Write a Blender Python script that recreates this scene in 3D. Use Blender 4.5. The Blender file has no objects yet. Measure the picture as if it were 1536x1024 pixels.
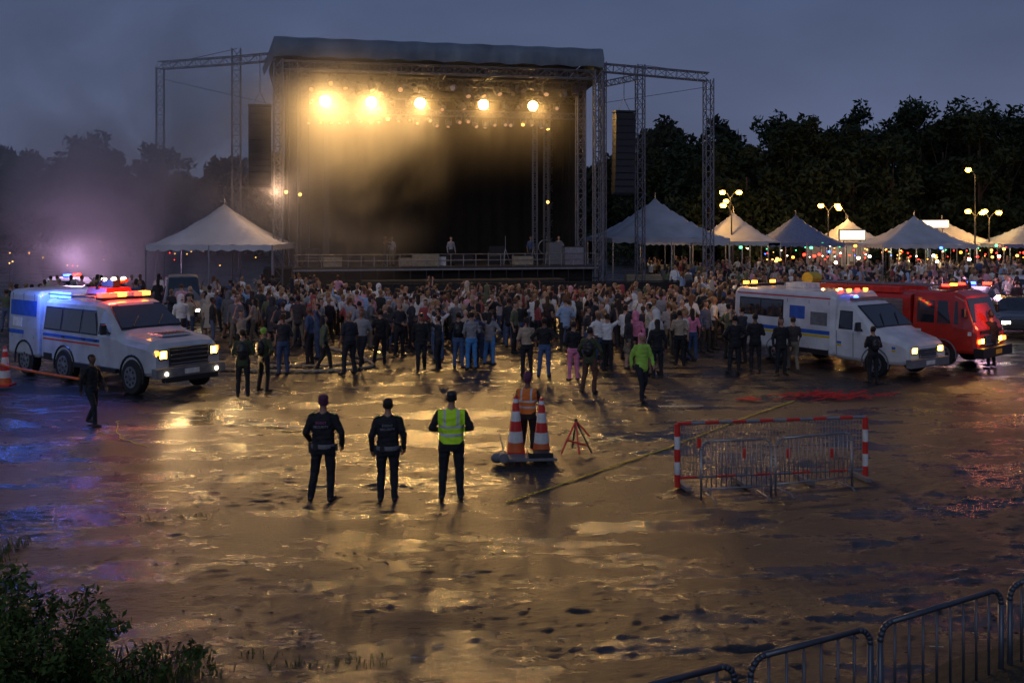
import bpy, math, random
import numpy as np
from mathutils import Vector, Matrix, noise
R=random.Random(11)
NR=np.random.default_rng(5)
scn=bpy.context.scene
COL=scn.collection
V=Vector

# ------------------------------------------------------------------ materials
def mat(name,col=(.5,.5,.5),rough=.5,metal=0,emit=None,es=0,var=.25,nscale=6,bump=0,bscale=40,coat=0,spec=.5):
    m=bpy.data.materials.new(name); m.use_nodes=True
    nt=m.node_tree; b=nt.nodes['Principled BSDF']
    b.inputs['Roughness'].default_value=rough; b.inputs['Metallic'].default_value=metal
    b.inputs['Coat Weight'].default_value=coat
    b.inputs['Specular IOR Level'].default_value=spec
    tc=nt.nodes.new('ShaderNodeTexCoord')
    n=nt.nodes.new('ShaderNodeTexNoise'); n.inputs['Scale'].default_value=nscale; n.inputs['Detail'].default_value=5
    nt.links.new(tc.outputs['Object'],n.inputs['Vector'])
    r=nt.nodes.new('ShaderNodeValToRGB')
    r.color_ramp.elements[0].position=.3; r.color_ramp.elements[1].position=.7
    r.color_ramp.elements[0].color=(*[c*(1-var) for c in col],1)
    r.color_ramp.elements[1].color=(*[min(1,c*(1+var*.6)) for c in col],1)
    nt.links.new(n.outputs['Fac'],r.inputs['Fac']); nt.links.new(r.outputs['Color'],b.inputs['Base Color'])
    if emit: b.inputs['Emission Color'].default_value=(*emit,1); b.inputs['Emission Strength'].default_value=es
    if bump:
        n2=nt.nodes.new('ShaderNodeTexNoise'); n2.inputs['Scale'].default_value=bscale; n2.inputs['Detail'].default_value=4
        nt.links.new(tc.outputs['Object'],n2.inputs['Vector'])
        bp=nt.nodes.new('ShaderNodeBump'); bp.inputs['Strength'].default_value=bump; bp.inputs['Distance'].default_value=.03
        nt.links.new(n2.outputs['Fac'],bp.inputs['Height']); nt.links.new(bp.outputs['Normal'],b.inputs['Normal'])
    return m
def rand_mat(name,cols,mul,rough=.8):
    m=mat(name,(.5,.5,.5),rough,bump=.6,bscale=9); nt=m.node_tree; b=nt.nodes['Principled BSDF']
    oi=nt.nodes.new('ShaderNodeObjectInfo')
    mu=nt.nodes.new('ShaderNodeMath'); mu.operation='MULTIPLY'; mu.inputs[1].default_value=mul
    fr=nt.nodes.new('ShaderNodeMath'); fr.operation='FRACT'
    r=nt.nodes.new('ShaderNodeValToRGB'); r.color_ramp.interpolation='CONSTANT'
    els=r.color_ramp.elements
    n=len(cols)
    els[0].position=0; els[0].color=(*cols[0],1); els[1].position=1/n; els[1].color=(*cols[1],1)
    for i in range(2,n):
        e=els.new(i/n); e.color=(*cols[i],1)
    nt.links.new(oi.outputs['Random'],mu.inputs[0]); nt.links.new(mu.outputs[0],fr.inputs[0]); nt.links.new(fr.outputs[0],r.inputs['Fac'])
    nt.links.new(r.outputs['Color'],b.inputs['Base Color'])
    return m
def emat(name,col,s): return mat(name,col,.4,emit=col,es=s,var=0)

M_black=mat('black_paint',(.02,.02,.022),.45)
M_rubber=mat('tyre_rubber',(.02,.02,.02),.8,bump=.3)
M_steel=mat('galvanised_steel',(.35,.36,.38),.4,.8)
M_truss=mat('aluminium_truss',(.19,.2,.23),.5,.4)
M_dsteel=mat('dark_steel',(.05,.055,.06),.4,.7)
M_chrome=mat('chrome_trim',(.6,.6,.6),.15,1)
M_glass=mat('dark_glass',(.02,.024,.028),.08,spec=.9,coat=.8)
M_white=mat('white_vehicle_paint',(.7,.7,.72),.3,coat=.6,var=.2,nscale=2)
M_silver=mat('silver_white_paint',(.5,.53,.57),.3,coat=.6,var=.22,nscale=2)
M_red=mat('red_vehicle_paint',(.5,.025,.015),.3,coat=.6,var=.3,nscale=2)
M_redp=mat('red_reflective',(.65,.03,.02),.4)
M_whp=mat('white_reflective',(.75,.75,.72),.4)
M_bluep=mat('blue_stripe_vinyl',(.03,.12,.5),.4)
M_yelp=mat('yellow_stripe_vinyl',(.7,.5,.03),.4)
M_seam=mat('panel_seam',(.04,.04,.045),.6)
M_grey=mat('grey_plastic',(.18,.18,.19),.6)
M_fix=mat('fixture_housing',(.2,.2,.2),.35,.4)
M_fabric=mat('canopy_fabric',(.15,.19,.23),.6,bump=.6,bscale=1.2,var=.35,nscale=.6)
M_drape=mat('black_drape',(.016,.014,.012),.9,bump=.6,bscale=1.5)
M_deck=mat('stage_deck',(.05,.045,.04),.6)
M_case=mat('road_case',(.4,.33,.22),.6)
M_tentw=mat('white_tent_canvas',(.42,.45,.5),.7,bump=.4,bscale=1.5,var=.25,nscale=.7)
M_tentb=mat('blue_tent_canvas',(.14,.19,.32),.7,bump=.4,bscale=1.5)
M_yrope=mat('yellow_tape',(.85,.7,.06),.5)
M_orange=mat('orange_plastic',(.75,.15,.03),.5)
M_hose=mat('fire_hose_canvas',(.45,.38,.25),.7)
M_skin=mat('skin',(.38,.2,.13),.55,bump=.1)
M_skin2=mat('skin_dark',(.16,.08,.05),.55,bump=.1)
M_hair=mat('dark_hair',(.02,.014,.01),.6,bump=.6,bscale=80)
M_shoe=mat('shoe_leather',(.02,.02,.02),.5)
M_eye=mat('eye_dark',(.01,.008,.006),.2)
M_lip=mat('lips',(.3,.1,.08),.5)
E_lamp=emat('stage_lamp_glow',(1,.58,.18),130)
E_lampsm=emat('small_lamp_glow',(1,.5,.1),5)
E_lampf=emat('faint_lamp_glow',(1,.62,.35),.3)
E_head=emat('headlight_glow',(1,.5,.05),22)
E_headw=emat('headlight_white',(1,.85,.6),14)
E_blue=emat('blue_beacon',(.03,.09,1),15)
E_red=emat('red_beacon',(1,.025,.012),11)
E_amber=emat('amber_beacon',(1,.33,.03),9)
E_green=emat('green_bulb',(.1,1,.35),5)
E_white=emat('white_bulb',(1,.85,.6),14)
E_sodium=emat('sodium_lamp',(1,.45,.03),40)
E_panel=emat('lit_panel',(1,.88,.62),1.6)

# ------------------------------------------------------------------ mesh builder
class MB:
    def __init__(s): s.v=[];s.f=[];s.m=[];s.mats=[]
    def mi(s,m):
        if m not in s.mats: s.mats.append(m)
        return s.mats.index(m)
    def add(s,vs,fs,m):
        o=len(s.v); s.v.extend([tuple(a) for a in vs]); i=s.mi(m)
        for f in fs: s.f.append(tuple(o+k for k in f)); s.m.append(i)
    def box(s,c,sz,m,rot=None,taper=1):
        hx,hy,hz=[a/2 for a in sz]
        vs=[V((x*hx*(taper if z>0 else 1),y*hy*(taper if z>0 else 1),z*hz)) for z in(-1,1) for y in(-1,1) for x in(-1,1)]
        if rot: 
            Mx=Matrix.Rotation(rot[2],3,'Z')@Matrix.Rotation(rot[1],3,'Y')@Matrix.Rotation(rot[0],3,'X')
            vs=[Mx@a for a in vs]
        c=V(c); s.add([a+c for a in vs],[(0,2,3,1),(4,5,7,6),(0,1,5,4),(2,6,7,3),(0,4,6,2),(1,3,7,5)],m)
    def tube(s,p0,p1,r0,m,r1=None,n=6,cap=True):
        if r1 is None:r1=r0
        p0=V(p0);p1=V(p1);d=(p1-p0)
        if d.length<1e-6:return
        d.normalize(); a=d.orthogonal().normalized(); b=d.cross(a)
        vs=[]
        for p,r in((p0,r0),(p1,r1)):
            for i in range(n):
                t=2*math.pi*i/n; vs.append(p+a*math.cos(t)*r+b*math.sin(t)*r)
        fs=[(i,(i+1)%n,n+(i+1)%n,n+i) for i in range(n)]
        if cap: fs+= [tuple(range(n-1,-1,-1)),tuple(range(n,2*n))]
        s.add(vs,fs,m)
    def poly(s,pts,r,m,n=6):
        for a,b in zip(pts[:-1],pts[1:]): s.tube(a,b,r,m,n=n)
    def loft(s,rings,m,cap=True):
        n=len(rings[0]); vs=[p for r in rings for p in r]; fs=[]
        for k in range(len(rings)-1):
            for i in range(n):
                j=(i+1)%n; fs.append((k*n+i,k*n+j,(k+1)*n+j,(k+1)*n+i))
        if cap: fs+=[tuple(range(n-1,-1,-1)),tuple(range((len(rings)-1)*n,len(rings)*n))]
        s.add(vs,fs,m)
    def capsule(s,a,b,ra,rb,m,n=10,flat=1):
        a=V(a);b=V(b);d=b-a; L=d.length
        if L<1e-5: d=V((0,0,1))
        d=d.normalized(); u=d.cross(V((0,1,0)));
        if u.length<.1: u=d.cross(V((1,0,0)))
        u.normalize(); w=d.cross(u)
        rr=[]
        def ring(c,r): return [c+u*math.cos(2*math.pi*i/n)*r+w*math.sin(2*math.pi*i/n)*r*flat for i in range(n)]
        for q in(.95,.7,.35): rr.append(ring(a-d*ra*q,ra*math.sqrt(1-q*q)))
        rr.append(ring(a,ra)); rr.append(ring(a.lerp(b,.5),(ra+rb)/2)); rr.append(ring(b,rb))
        for q in(.35,.7,.95): rr.append(ring(b+d*rb*q,rb*math.sqrt(1-q*q)))
        s.loft(rr,m)
    def ell(s,c,r,m,seg=12,rg=8):
        c=V(c); rr=[]
        for k in range(1,rg):
            t=math.pi*k/rg; rr.append([c+V((r[0]*math.sin(t)*math.cos(2*math.pi*i/seg),r[1]*math.sin(t)*math.sin(2*math.pi*i/seg),-r[2]*math.cos(t))) for i in range(seg)])
        s.loft(rr,m)
    def lathe(s,prof,m,axis='Y',c=(0,0,0),n=20):
        c=V(c); rr=[]
        for r,h in prof:
            ring=[]
            for i in range(n):
                t=2*math.pi*i/n; x,y=r*math.cos(t),r*math.sin(t)
                ring.append(c+(V((x,h,y)) if axis=='Y' else V((x,y,h))))
            rr.append(ring)
        s.loft(rr,m)
    def mesh(s,name,smooth=False):
        me=bpy.data.meshes.new(name); me.from_pydata(s.v,[],s.f)
        for m in s.mats: me.materials.append(m)
        me.polygons.foreach_set('material_index',s.m)
        if smooth: me.polygons.foreach_set('use_smooth',[True]*len(s.f))
        me.update(); return me
    def obj(s,name,parent=None,smooth=False,loc=(0,0,0),rz=0,bevel=0):
        o=bpy.data.objects.new(name,s.mesh(name,smooth)); COL.objects.link(o)
        o.location=loc; o.rotation_euler=(0,0,rz)
        if parent: o.parent=parent
        if bevel:
            b=o.modifiers.new('b','BEVEL'); b.width=bevel; b.segments=2; b.limit_method='ANGLE'; b.angle_limit=.6
        return o
def empty(name,loc=(0,0,0),rz=0,parent=None):
    e=bpy.data.objects.new(name,None); COL.objects.link(e); e.location=loc; e.rotation_euler=(0,0,rz); e.empty_display_size=.3
    if parent:e.parent=parent
    return e
def light(name,kind,loc,energy,col,parent=None,radius=.1,aim=None,size=None,blend=.5):
    l=bpy.data.lights.new(name,kind); l.energy=energy; l.color=col
    if kind in('POINT','SPOT'): l.shadow_soft_size=radius
    if kind=='SPOT': l.spot_size=size or 1.5; l.spot_blend=blend
    o=bpy.data.objects.new(name,l); COL.objects.link(o); o.location=loc
    if aim is not None: o.rotation_euler=(V(aim)-V(loc)).to_track_quat('-Z','Y').to_euler()
    if parent:o.parent=parent
    return o
def truss(b,p0,p1,w=.4,r=.03,bay=None,m=None,up=None):
    m=m or M_truss; p0=V(p0);p1=V(p1);d=p1-p0;L=d.length;d.normalize()
    a=(up or (V((0,0,1)) if abs(d.z)<.9 else V((0,1,0)))); a=(a-d*a.dot(d)).normalized(); c=d.cross(a)
    off=[(a+c)*w/2,(a-c)*w/2,(-a-c)*w/2,(-a+c)*w/2]
    for o in off: b.tube(p0+o,p1+o,r,m,n=5)
    bay=bay or w*1.3; k=max(1,round(L/bay))
    for i in range(k):
        q0=p0+d*L*i/k;q1=p0+d*L*(i+1)/k
        for j in range(4):
            o1,o2=off[j],off[(j+1)%4]
            if i%2:o1,o2=o2,o1
            b.tube(q0+o1,q1+o2,r*.6,m,n=4,cap=False)
            b.tube(q0+off[j],q0+off[(j+1)%4],r*.5,m,n=4,cap=False)

# ------------------------------------------------------------------ ground
def gh(x,y):
    k=max(0,min(1,(62-y)/30))
    a=noise.noise(V((x*.25,y*.5,0)))*.02
    b=noise.noise(V((x*1.3,y*2.6,3)))*.012
    c=noise.noise(V((x*3.6,y*9.0,7))); c2=noise.noise(V((x*9,y*16,2)))
    c=max(0,c-.1)*.034+max(0,c2-.05)*.026
    d=noise.noise(V((x*.2+5,y*.3,1)))+.6*noise.noise(V((x*.7,y*1.1,11)))
    t=0
    if y<34:
        for cy in(11.2+.22*x+.7*math.sin(x*.3),15.2-.28*x+.4*math.sin(x*.4+2),20.5+.08*x+.9*math.sin(x*.22+1),9.4+.05*x,26+.2*x,13.5+.6*x):
            e=abs(abs(y-cy)-.82)
            if e<.3: t-=.016*math.exp(-(e/.13)**2)*(.7+.3*math.sin(x*16))*max(0,.3+noise.noise(V((x*.3,cy*.5,4)))*1.6); t+=.010*math.exp(-((e-.2)/.05)**2)*max(0,.3+noise.noise(V((x*.9,cy,9))))
    return (a+b*max(.2,.5+d*1.5)+c*max(.15,.55+d)+t)*k-.012
def axis_pts(lo,hi,step,far):
    a=list(np.arange(lo,hi+1e-6,step)); s=step; x=a[-1]; up=[]
    while x<far: s*=1.35; x+=s; up.append(x)
    s=step; x=lo; dn=[]
    while x>-far: s*=1.35; x-=s; dn.append(x)
    return dn[::-1]+a+up
xs=axis_pts(-15,15,.07,900)
ys=[-60,-20,0,4]+list(np.arange(6.5,22,.04))+list(np.arange(22,45,.14))
s=.15;y=ys[-1]
while y<1500: s*=1.2;y+=s;ys.append(y)
gv=[(x,y,gh(x,y) if 5<y<70 and abs(x)<60 else -.012) for y in ys for x in xs]
nx=len(xs)
gf=[(j*nx+i,j*nx+i+1,(j+1)*nx+i+1,(j+1)*nx+i) for j in range(len(ys)-1) for i in range(nx-1)]
gm=bpy.data.meshes.new('ground'); gm.from_pydata(gv,[],gf); gm.polygons.foreach_set('use_smooth',[True]*len(gf))
ground=bpy.data.objects.new('ground',gm); COL.objects.link(ground)
m=bpy.data.materials.new('wet_muddy_asphalt'); m.use_nodes=True; nt=m.node_tree; b=nt.nodes['Principled BSDF']; L=nt.links
def N(t): return nt.nodes.new(t)
geo=N('ShaderNodeNewGeometry')
def mapn(sx,sy):
    mp=N('ShaderNodeMapping'); mp.inputs['Scale'].default_value=(sx,sy,1); L.new(geo.outputs['Position'],mp.inputs['Vector']); return mp
def nz(sc,det,mp,rough=.6):
    n=N('ShaderNodeTexNoise'); n.inputs['Scale'].default_value=sc; n.inputs['Detail'].default_value=det; n.inputs['Roughness'].default_value=rough; L.new(mp.outputs[0],n.inputs['Vector']); return n
def ramp(src,p0,c0,p1,c1):
    r=N('ShaderNodeValToRGB'); e=r.color_ramp.elements; e[0].position=p0;e[0].color=(*c0,1);e[1].position=p1;e[1].color=(*c1,1); L.new(src,r.inputs['Fac']); return r
m1=mapn(1,1); m2=mapn(1,2.2); m3=mapn(1,1.8)
nb=nz(.38,8,m2,.7); nc=nz(2.2,9,m2,.8); nd=nz(9,7,m3,.8); ne=nz(70,3,m1,.7)
mud=ramp(nc.outputs['Fac'],.38,(.010,.0095,.0095),.64,(.046,.040,.037))
L.new(mud.outputs[0],b.inputs['Base Color'])
pud=ramp(nb.outputs['Fac'],.44,(0,0,0),.53,(1,1,1))
mx=N('ShaderNodeMath'); mx.operation='MULTIPLY_ADD'; mx.inputs[1].default_value=.5
sc_=N('ShaderNodeMath'); sc_.operation='MULTIPLY'; sc_.inputs[1].default_value=.8; L.new(nc.outputs['Fac'],sc_.inputs[0]); L.new(sc_.outputs[0],mx.inputs[2]); L.new(pud.outputs[0],mx.inputs[0])
rr=N('ShaderNodeMapRange'); rr.inputs['From Min'].default_value=.3; rr.inputs['From Max'].default_value=1.0; rr.inputs['To Min'].default_value=.12; rr.inputs['To Max'].default_value=.46
L.new(mx.outputs[0],rr.inputs['Value']); L.new(rr.outputs[0],b.inputs['Roughness'])
h=N('ShaderNodeMath'); h.operation='MULTIPLY_ADD'; h.inputs[1].default_value=.2; L.new(ne.outputs['Fac'],h.inputs[0]); L.new(nd.outputs['Fac'],h.inputs[2])
bs=N('ShaderNodeMapRange'); bs.inputs['To Min'].default_value=.22; bs.inputs['To Max'].default_value=1.0; L.new(pud.outputs[0],bs.inputs['Value'])
bp=N('ShaderNodeBump'); bp.inputs['Distance'].default_value=.085; L.new(bs.outputs[0],bp.inputs['Strength']); L.new(h.outputs[0],bp.inputs['Height']); L.new(bp.outputs['Normal'],b.inputs['Normal'])
b.inputs['Specular IOR Level'].default_value=.62
gm.materials.append(m)

cb=MB(); M_mud=mat('wet_mud',(.022,.018,.016),.35,bump=.5)
for i in range(4200):
    y=7.5+(R.random()**1.4)*27; x=R.uniform(-.55,.55)*y; r=R.uniform(.004,.017)*(.55+y/24)
    if noise.noise(V((x*.5,y*1.1,4)))+.5*noise.noise(V((x*1.7,y*3,14)))<.08: continue
    a=R.random()*6; n=5
    r2=[[V((x+math.cos(a+t*6.283/n)*r*q*R.uniform(.8,2.4),y+math.sin(a+t*6.283/n)*r*q*R.uniform(.6,1.1),gh(x,y)+z*r)) for t in range(n)] for q,z in((1,-.3),(.8,.35),(.35,.6))]
    cb.loft(r2,M_mud)
cb.obj('mud_clods')
mk=MB(); M_mark=mat('worn_road_paint',(.45,.45,.44),.5,var=.7,nscale=20)
for (x,y,lx,ly,rz) in [(-5.35,22,.9,.1,-.1),(4.1,24.2,1.1,.12,.05),(-4.6,21.6,.7,.1,.0),(15.5,35.5,6,.14,-.5),(17,33.5,5,.14,-.5),(18,31.5,4,.14,-.5),(16.2,38,6,.14,-.5),(-8,44,5,.12,.2)]:
    mk.box((x,y,.035),(lx,ly,.004),M_mark,rot=(0,0,rz))
mk.obj('parking_bay_markings')

# ------------------------------------------------------------------ people
def capd(P,a,b,ra,rb):
    a=np.array(a);b=np.array(b);d=b-a;L2=d@d+1e-9
    t=np.clip(((P-a)@d)/L2,0,1); return np.linalg.norm(P-(a+t[:,None]*d),axis=1)-(ra+(rb-ra)*t)
POSES={
 'stand':{},
 'wide':dict(kl=(.15,-.01,.5),al=(.19,.03,.09),kr=(-.14,-.01,.5),ar=(-.18,.03,.09)),
 'guard1':dict(kl=(.14,-.01,.5),al=(.2,.02,.09),kr=(-.12,-.01,.5),ar=(-.12,.03,.09),el=(.28,.04,1.15),wl=(.25,-.14,.96),er=(-.3,.03,1.15),wr=(-.28,-.1,.92)),
 'guard2':dict(kl=(.11,-.01,.5),al=(.12,.03,.09),kr=(-.10,-.01,.5),ar=(-.11,.03,.09),el=(.265,.04,1.14),wl=(.265,-.06,.88),er=(-.265,.04,1.14),wr=(-.26,-.08,.9)),
 'front':dict(kl=(.13,-.01,.5),al=(.15,.03,.09),kr=(-.12,-.01,.5),ar=(-.14,.03,.09),el=(.31,.06,1.17),wl=(.1,-.22,1.06),er=(-.31,.06,1.17),wr=(-.1,-.22,1.08)),
 'walk':dict(kl=(.09,-.19,.53),al=(.09,-.27,.11),kr=(-.09,.02,.5),ar=(-.09,.27,.15),el=(.24,.13,1.16),wl=(.25,.14,.92),er=(-.24,-.07,1.15),wr=(-.22,-.24,.98)),
 'walk2':dict(kl=(.09,.0,.5),al=(.09,.2,.13),kr=(-.09,-.14,.52),ar=(-.09,-.18,.09),el=(.25,-.04,1.14),wl=(.22,-.2,.94),er=(-.25,.1,1.16),wr=(-.25,.1,.9)),
 'up':dict(el=(.32,-.08,1.55),wl=(.26,-.12,1.82),er=(-.32,-.06,1.53),wr=(-.27,-.1,1.8)),
 'oneup':dict(el=(.3,-.12,1.5),wl=(.2,-.18,1.75)),
 'phone':dict(el=(.24,-.22,1.32),wl=(.12,-.34,1.55),er=(-.24,-.2,1.3),wr=(-.1,-.33,1.54)),
 'hips':dict(kl=(.14,-.01,.5),al=(.17,.03,.09),el=(.36,.08,1.18),wl=(.2,-.05,1.04),er=(-.36,.08,1.18),wr=(-.2,-.05,1.04)),
 'phonelow':dict(el=(.24,.0,1.14),wl=(.1,-.24,1.22),er=(-.25,.02,1.14),wr=(-.2,-.2,1.12)),
 'bend':dict(kl=(.12,-.14,.5),al=(.14,.03,.09),kr=(-.1,-.12,.5),ar=(-.12,.05,.09),el=(.27,-.1,1.18),wl=(.2,-.3,1.02),er=(-.27,-.08,1.16),wr=(-.2,-.28,1.0)),
}
def person_mesh(name,pose='stand',mats=None,sleeve='long',hair='short',voxel=.02,jacket=False,pack=False,bulk=1.0,skirt=False):
    sh,pa,sk,ha,so=mats
    J=dict(kl=(.11,-.015,.5),al=(.12,.03,.09),kr=(-.11,-.015,.5),ar=(-.12,.03,.09),el=(.25,.03,1.14),wl=(.265,-.05,.89),er=(-.25,.03,1.14),wr=(-.265,-.05,.89))
    J.update(POSES[pose]); b=MB(); pr=[]
    def cap(a,c,ra,rb,lab,flat=1):
        b.capsule(a,c,ra,rb,M_black,flat=flat); pr.append((a,c,ra,rb,lab))
    w=bulk; rings=[]
    prof=[(.80,.10,.07),(.84,.16,.11),(.92,.172,.122),(1.02,.155,.112),(1.12,.15,.108),(1.24,.168,.118),(1.34,.185,.12),(1.41,.18,.108),(1.455,.13,.085),(1.49,.075,.068),(1.53,.055,.058),(1.58,.05,.05)]
    if jacket: prof[0]=(.80,.165,.115); prof[1]=(.84,.175,.13); prof[2]=(.92,.178,.132); prof[3]=(1.02,.168,.125); prof[4]=(1.12,.168,.122); prof[5]=(1.24,.178,.124); prof[6]=(1.34,.19,.122)
    if skirt: prof=[(.55,.2,.16),(.6,.2,.16)]+prof[1:]
    n=16
    for z,rx,ry in prof:
        ww=w if z<1.48 else 1
        rings.append([V((rx*ww*math.cos(2*math.pi*i/n),ry*ww*math.sin(2*math.pi*i/n)+.01,z)) for i in range(n)])
    b.loft(rings,M_black)
    hem=.96 if not jacket else .82
    for sx in(-1,1):
        pr.append(((sx*.06,.01,hem+.09),(sx*.08*w,.01,1.37),.1*w,.105*w,0)); pr.append(((sx*.06,.01,.84),(sx*.06,.01,.9),.11,.11,1 if not jacket and not skirt else 0))
    if skirt: pr.append(((0,0,.6),(0,0,.9),.16,.13,0))
    pr.append(((0,.01,1.50),(0,0,1.57),.05,.05,2))
    lw=1+(w-1)*.5
    for sx,k,a in((1,J['kl'],J['al']),(-1,J['kr'],J['ar'])):
        cap((sx*.09*w,.01,.9),k,.098*lw,.07*lw,1); cap(k,a,.068*lw,.055*lw,1 if not skirt else 2)
        heel=(a[0],a[1]+.03,a[2]-.045); toe=(a[0]*1.12+sx*.01,a[1]-.17,max(.035,a[2]-.055))
        cap(heel,toe,.046,.04,4)
    for sx,e,wv in((1,J['el'],J['wl']),(-1,J['er'],J['wr'])):
        jw=1.06 if jacket else 1
        cap((sx*(.165+(w-1)*.16),.01,1.405),e,.066*jw,.052*jw,0); cap(e,wv,(.05 if sleeve=='long' else .04)*jw,.038*jw if sleeve=='long' else .028,0 if sleeve=='long' else 2)
        d=(V(wv)-V(e)).normalized(); pe=V(wv)+d*.075
        cap(tuple(V(wv)+d*.02),tuple(pe),.03,.034,2)
    b.ell((0,.0,1.665),(.078,.098,.11),M_black); b.ell((0,-.025,1.60),(.056,.062,.062),M_black)
    b.capsule((0,-.09,1.66),(0,-.108,1.625),.01,.014,M_black,n=6)
    for sx in(-1,1): b.ell((sx*.08,.005,1.645),(.012,.02,.03),M_black,8,6)
    pr.append(((0,-.01,1.62),(0,.0,1.69),.07,.085,5))
    if hair=='long': cap((0,.03,1.69),(0,.075,1.44),.085,.07,3)
    if hair=='pony': cap((0,.1,1.7),(0,.14,1.52),.035,.025,3)
    if hair=='bun': cap((0,.06,1.78),(0,.08,1.79),.045,.045,3)
    if hair=='hood': cap((0,.02,1.70),(0,.05,1.52),.115,.1,0)
    if hair=='cap':
        b.ell((0,.005,1.715),(.086,.105,.075),M_black); b.ell((0,-.115,1.715),(.06,.065,.012),M_black)
        pr.append(((0,-.12,1.712),(0,.0,1.74),.03,.08,3))
    elif hair!='bald': b.ell((0,.018,1.70),(.086,.1,.088),M_black)
    if hair=='hat': cap((0,0,1.76),(0,0,1.80),.09,.07,3)
    if pack:
        b.ell((0,.17,1.22),(.14,.09,.22),M_black); pr.append(((0,.17,1.12),(0,.17,1.32),.1,.1,6))
    me=b.mesh('tmp'); o=bpy.data.objects.new('tmp',me); COL.objects.link(o)
    r=o.modifiers.new('r','REMESH'); r.mode='VOXEL'; r.voxel_size=voxel; r.use_smooth_shade=True
    s=o.modifiers.new('s','SMOOTH'); s.factor=.5; s.iterations=2
    dg=bpy.context.evaluated_depsgraph_get(); me2=bpy.data.meshes.new_from_object(o.evaluated_get(dg))
    bpy.data.objects.remove(o); bpy.data.meshes.remove(me)
    nv=len(me2.vertices); co=np.zeros(nv*3); me2.vertices.foreach_get('co',co); co=co.reshape(-1,3)
    faces=[tuple(p.vertices) for p in me2.polygons]; cen=np.array([co[list(f)].mean(0) for f in faces])
    D=np.stack([capd(cen,*p[:4]) for p in pr],1); lab=np.array([p[4] for p in pr])[D.argmin(1)]
    for i,c in enumerate(co):
        if .12<c[2]<1.42:
            f=noise.noise(V((c[0]*9,c[1]*9,c[2]*16+len(name))))*.013
            co[i,0]+=f*(1 if c[0]>0 else -1); co[i,1]+=f*(1 if c[1]>0 else -1)
    hm=lab==5
    hz=(cen[:,2]>1.722)|((cen[:,1]>.012)&(cen[:,2]>1.60)) if hair!='bald' else cen[:,2]>9
    lab[hm&hz]=3 if hair!='hood' else 0; lab[hm&~hz]=2
    lm=[sh,pa,sk,ha,so,sk,M_black]
    q=MB()
    for x in lm: q.mi(x)
    q.v=[tuple(c) for c in co]; q.f=faces; q.m=[q.mi(lm[i]) for i in lab]
    bpy.data.meshes.remove(me2)
    for sx,e,wv in((1,J['el'],J['wl']),(-1,J['er'],J['wr'])):
        d=(V(wv)-V(e)).normalized(); lat=d.cross(V((1,0,0)));
        if lat.length<.3: lat=V((0,0,1))
        lat.normalize()
        if lat.y>0: lat=-lat
        nrm=V((-sx,0,0)); nrm=(nrm-d*nrm.dot(d)).normalized()
        for k,(off,ln) in enumerate(((-.026,.062),(-.009,.076),(.009,.08),(.026,.072))):
            a=V(wv)+d*.085+lat*off; m1_=a+(d*.9+nrm*.35).normalized()*ln*.55; m2_=m1_+(d*.6+nrm*.8).normalized()*ln*.5
            q.tube(a,m1_,.0105,sk,.0095,5); q.tube(m1_,m2_,.0095,sk,.007,5)
        a=V(wv)+d*.03+lat*.025; m1_=a+(d*.6+lat*.8+nrm*.2).normalized()*.045; m2_=m1_+(d*.9+lat*.3+nrm*.3).normalized()*.03
        q.tube(a,m1_,.014,sk,.011,5); q.tube(m1_,m2_,.011,sk,.008,5)
    for sx in(-1,1): q.ell((sx*.03,-.088,1.66),(.012,.008,.007),M_eye,6,4)
    q.ell((0,-.083,1.59),(.022,.008,.006),M_lip,6,4)
    return q.mesh(name,True)

C_shirt=rand_mat('crowd_clothes',[(.04,.04,.045),(.7,.68,.65),(.14,.14,.15),(.02,.02,.025),(.42,.34,.26),(.06,.09,.18),(.8,.8,.78),(.35,.07,.07),(.03,.03,.03),(.3,.3,.32),(.75,.74,.72),(.12,.14,.08),(.03,.03,.04),(.7,.35,.42),(.05,.04,.04),(.5,.45,.36),(.3,.42,.6),(.03,.03,.035)],1)
C_pants=rand_mat('crowd_trousers',[(.02,.02,.025),(.05,.08,.16),(.03,.03,.03),(.1,.13,.22),(.02,.02,.02),(.2,.17,.12)],7.31)
C_skin=rand_mat('crowd_skin',[(.5,.29,.2),(.42,.24,.16),(.3,.16,.1),(.52,.32,.23),(.16,.08,.05)],13.7,.55)
C_hair=rand_mat('crowd_hair',[(.03,.018,.012),(.07,.04,.02),(.02,.016,.014),(.3,.18,.08),(.05,.03,.02),(.15,.07,.03),(.4,.25,.15)],5.17)
CM=(C_shirt,C_pants,C_skin,C_hair,M_shoe)
templ=[]
for i,(p,s,h,kw) in enumerate([('stand','short','short',{}),('wide','long','short',dict(jacket=True)),('up','short','short',{}),('oneup','short','pony',{}),('phone','short','short',{}),
    ('hips','short','short',{}),('stand','short','long',dict(bulk=.95)),('phonelow','long','cap',dict(jacket=True)),('stand','long','bun',dict(pack=True)),('walk','short','short',{}),
    ('wide','short','bald',dict(bulk=1.15)),('front','long','hat',dict(jacket=True)),('oneup','long','long',dict(bulk=.95)),('walk2','long','long',dict(jacket=True)),('stand','short','pony',dict(bulk=.93,skirt=True)),('wide','long','hood',dict(skirt=True,bulk=1.1))]):
    templ.append(person_mesh('crowd_person_%d'%i,p,CM,s,h,.027,**kw))
crowd=empty('concert_crowd')
pts=[]
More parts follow.
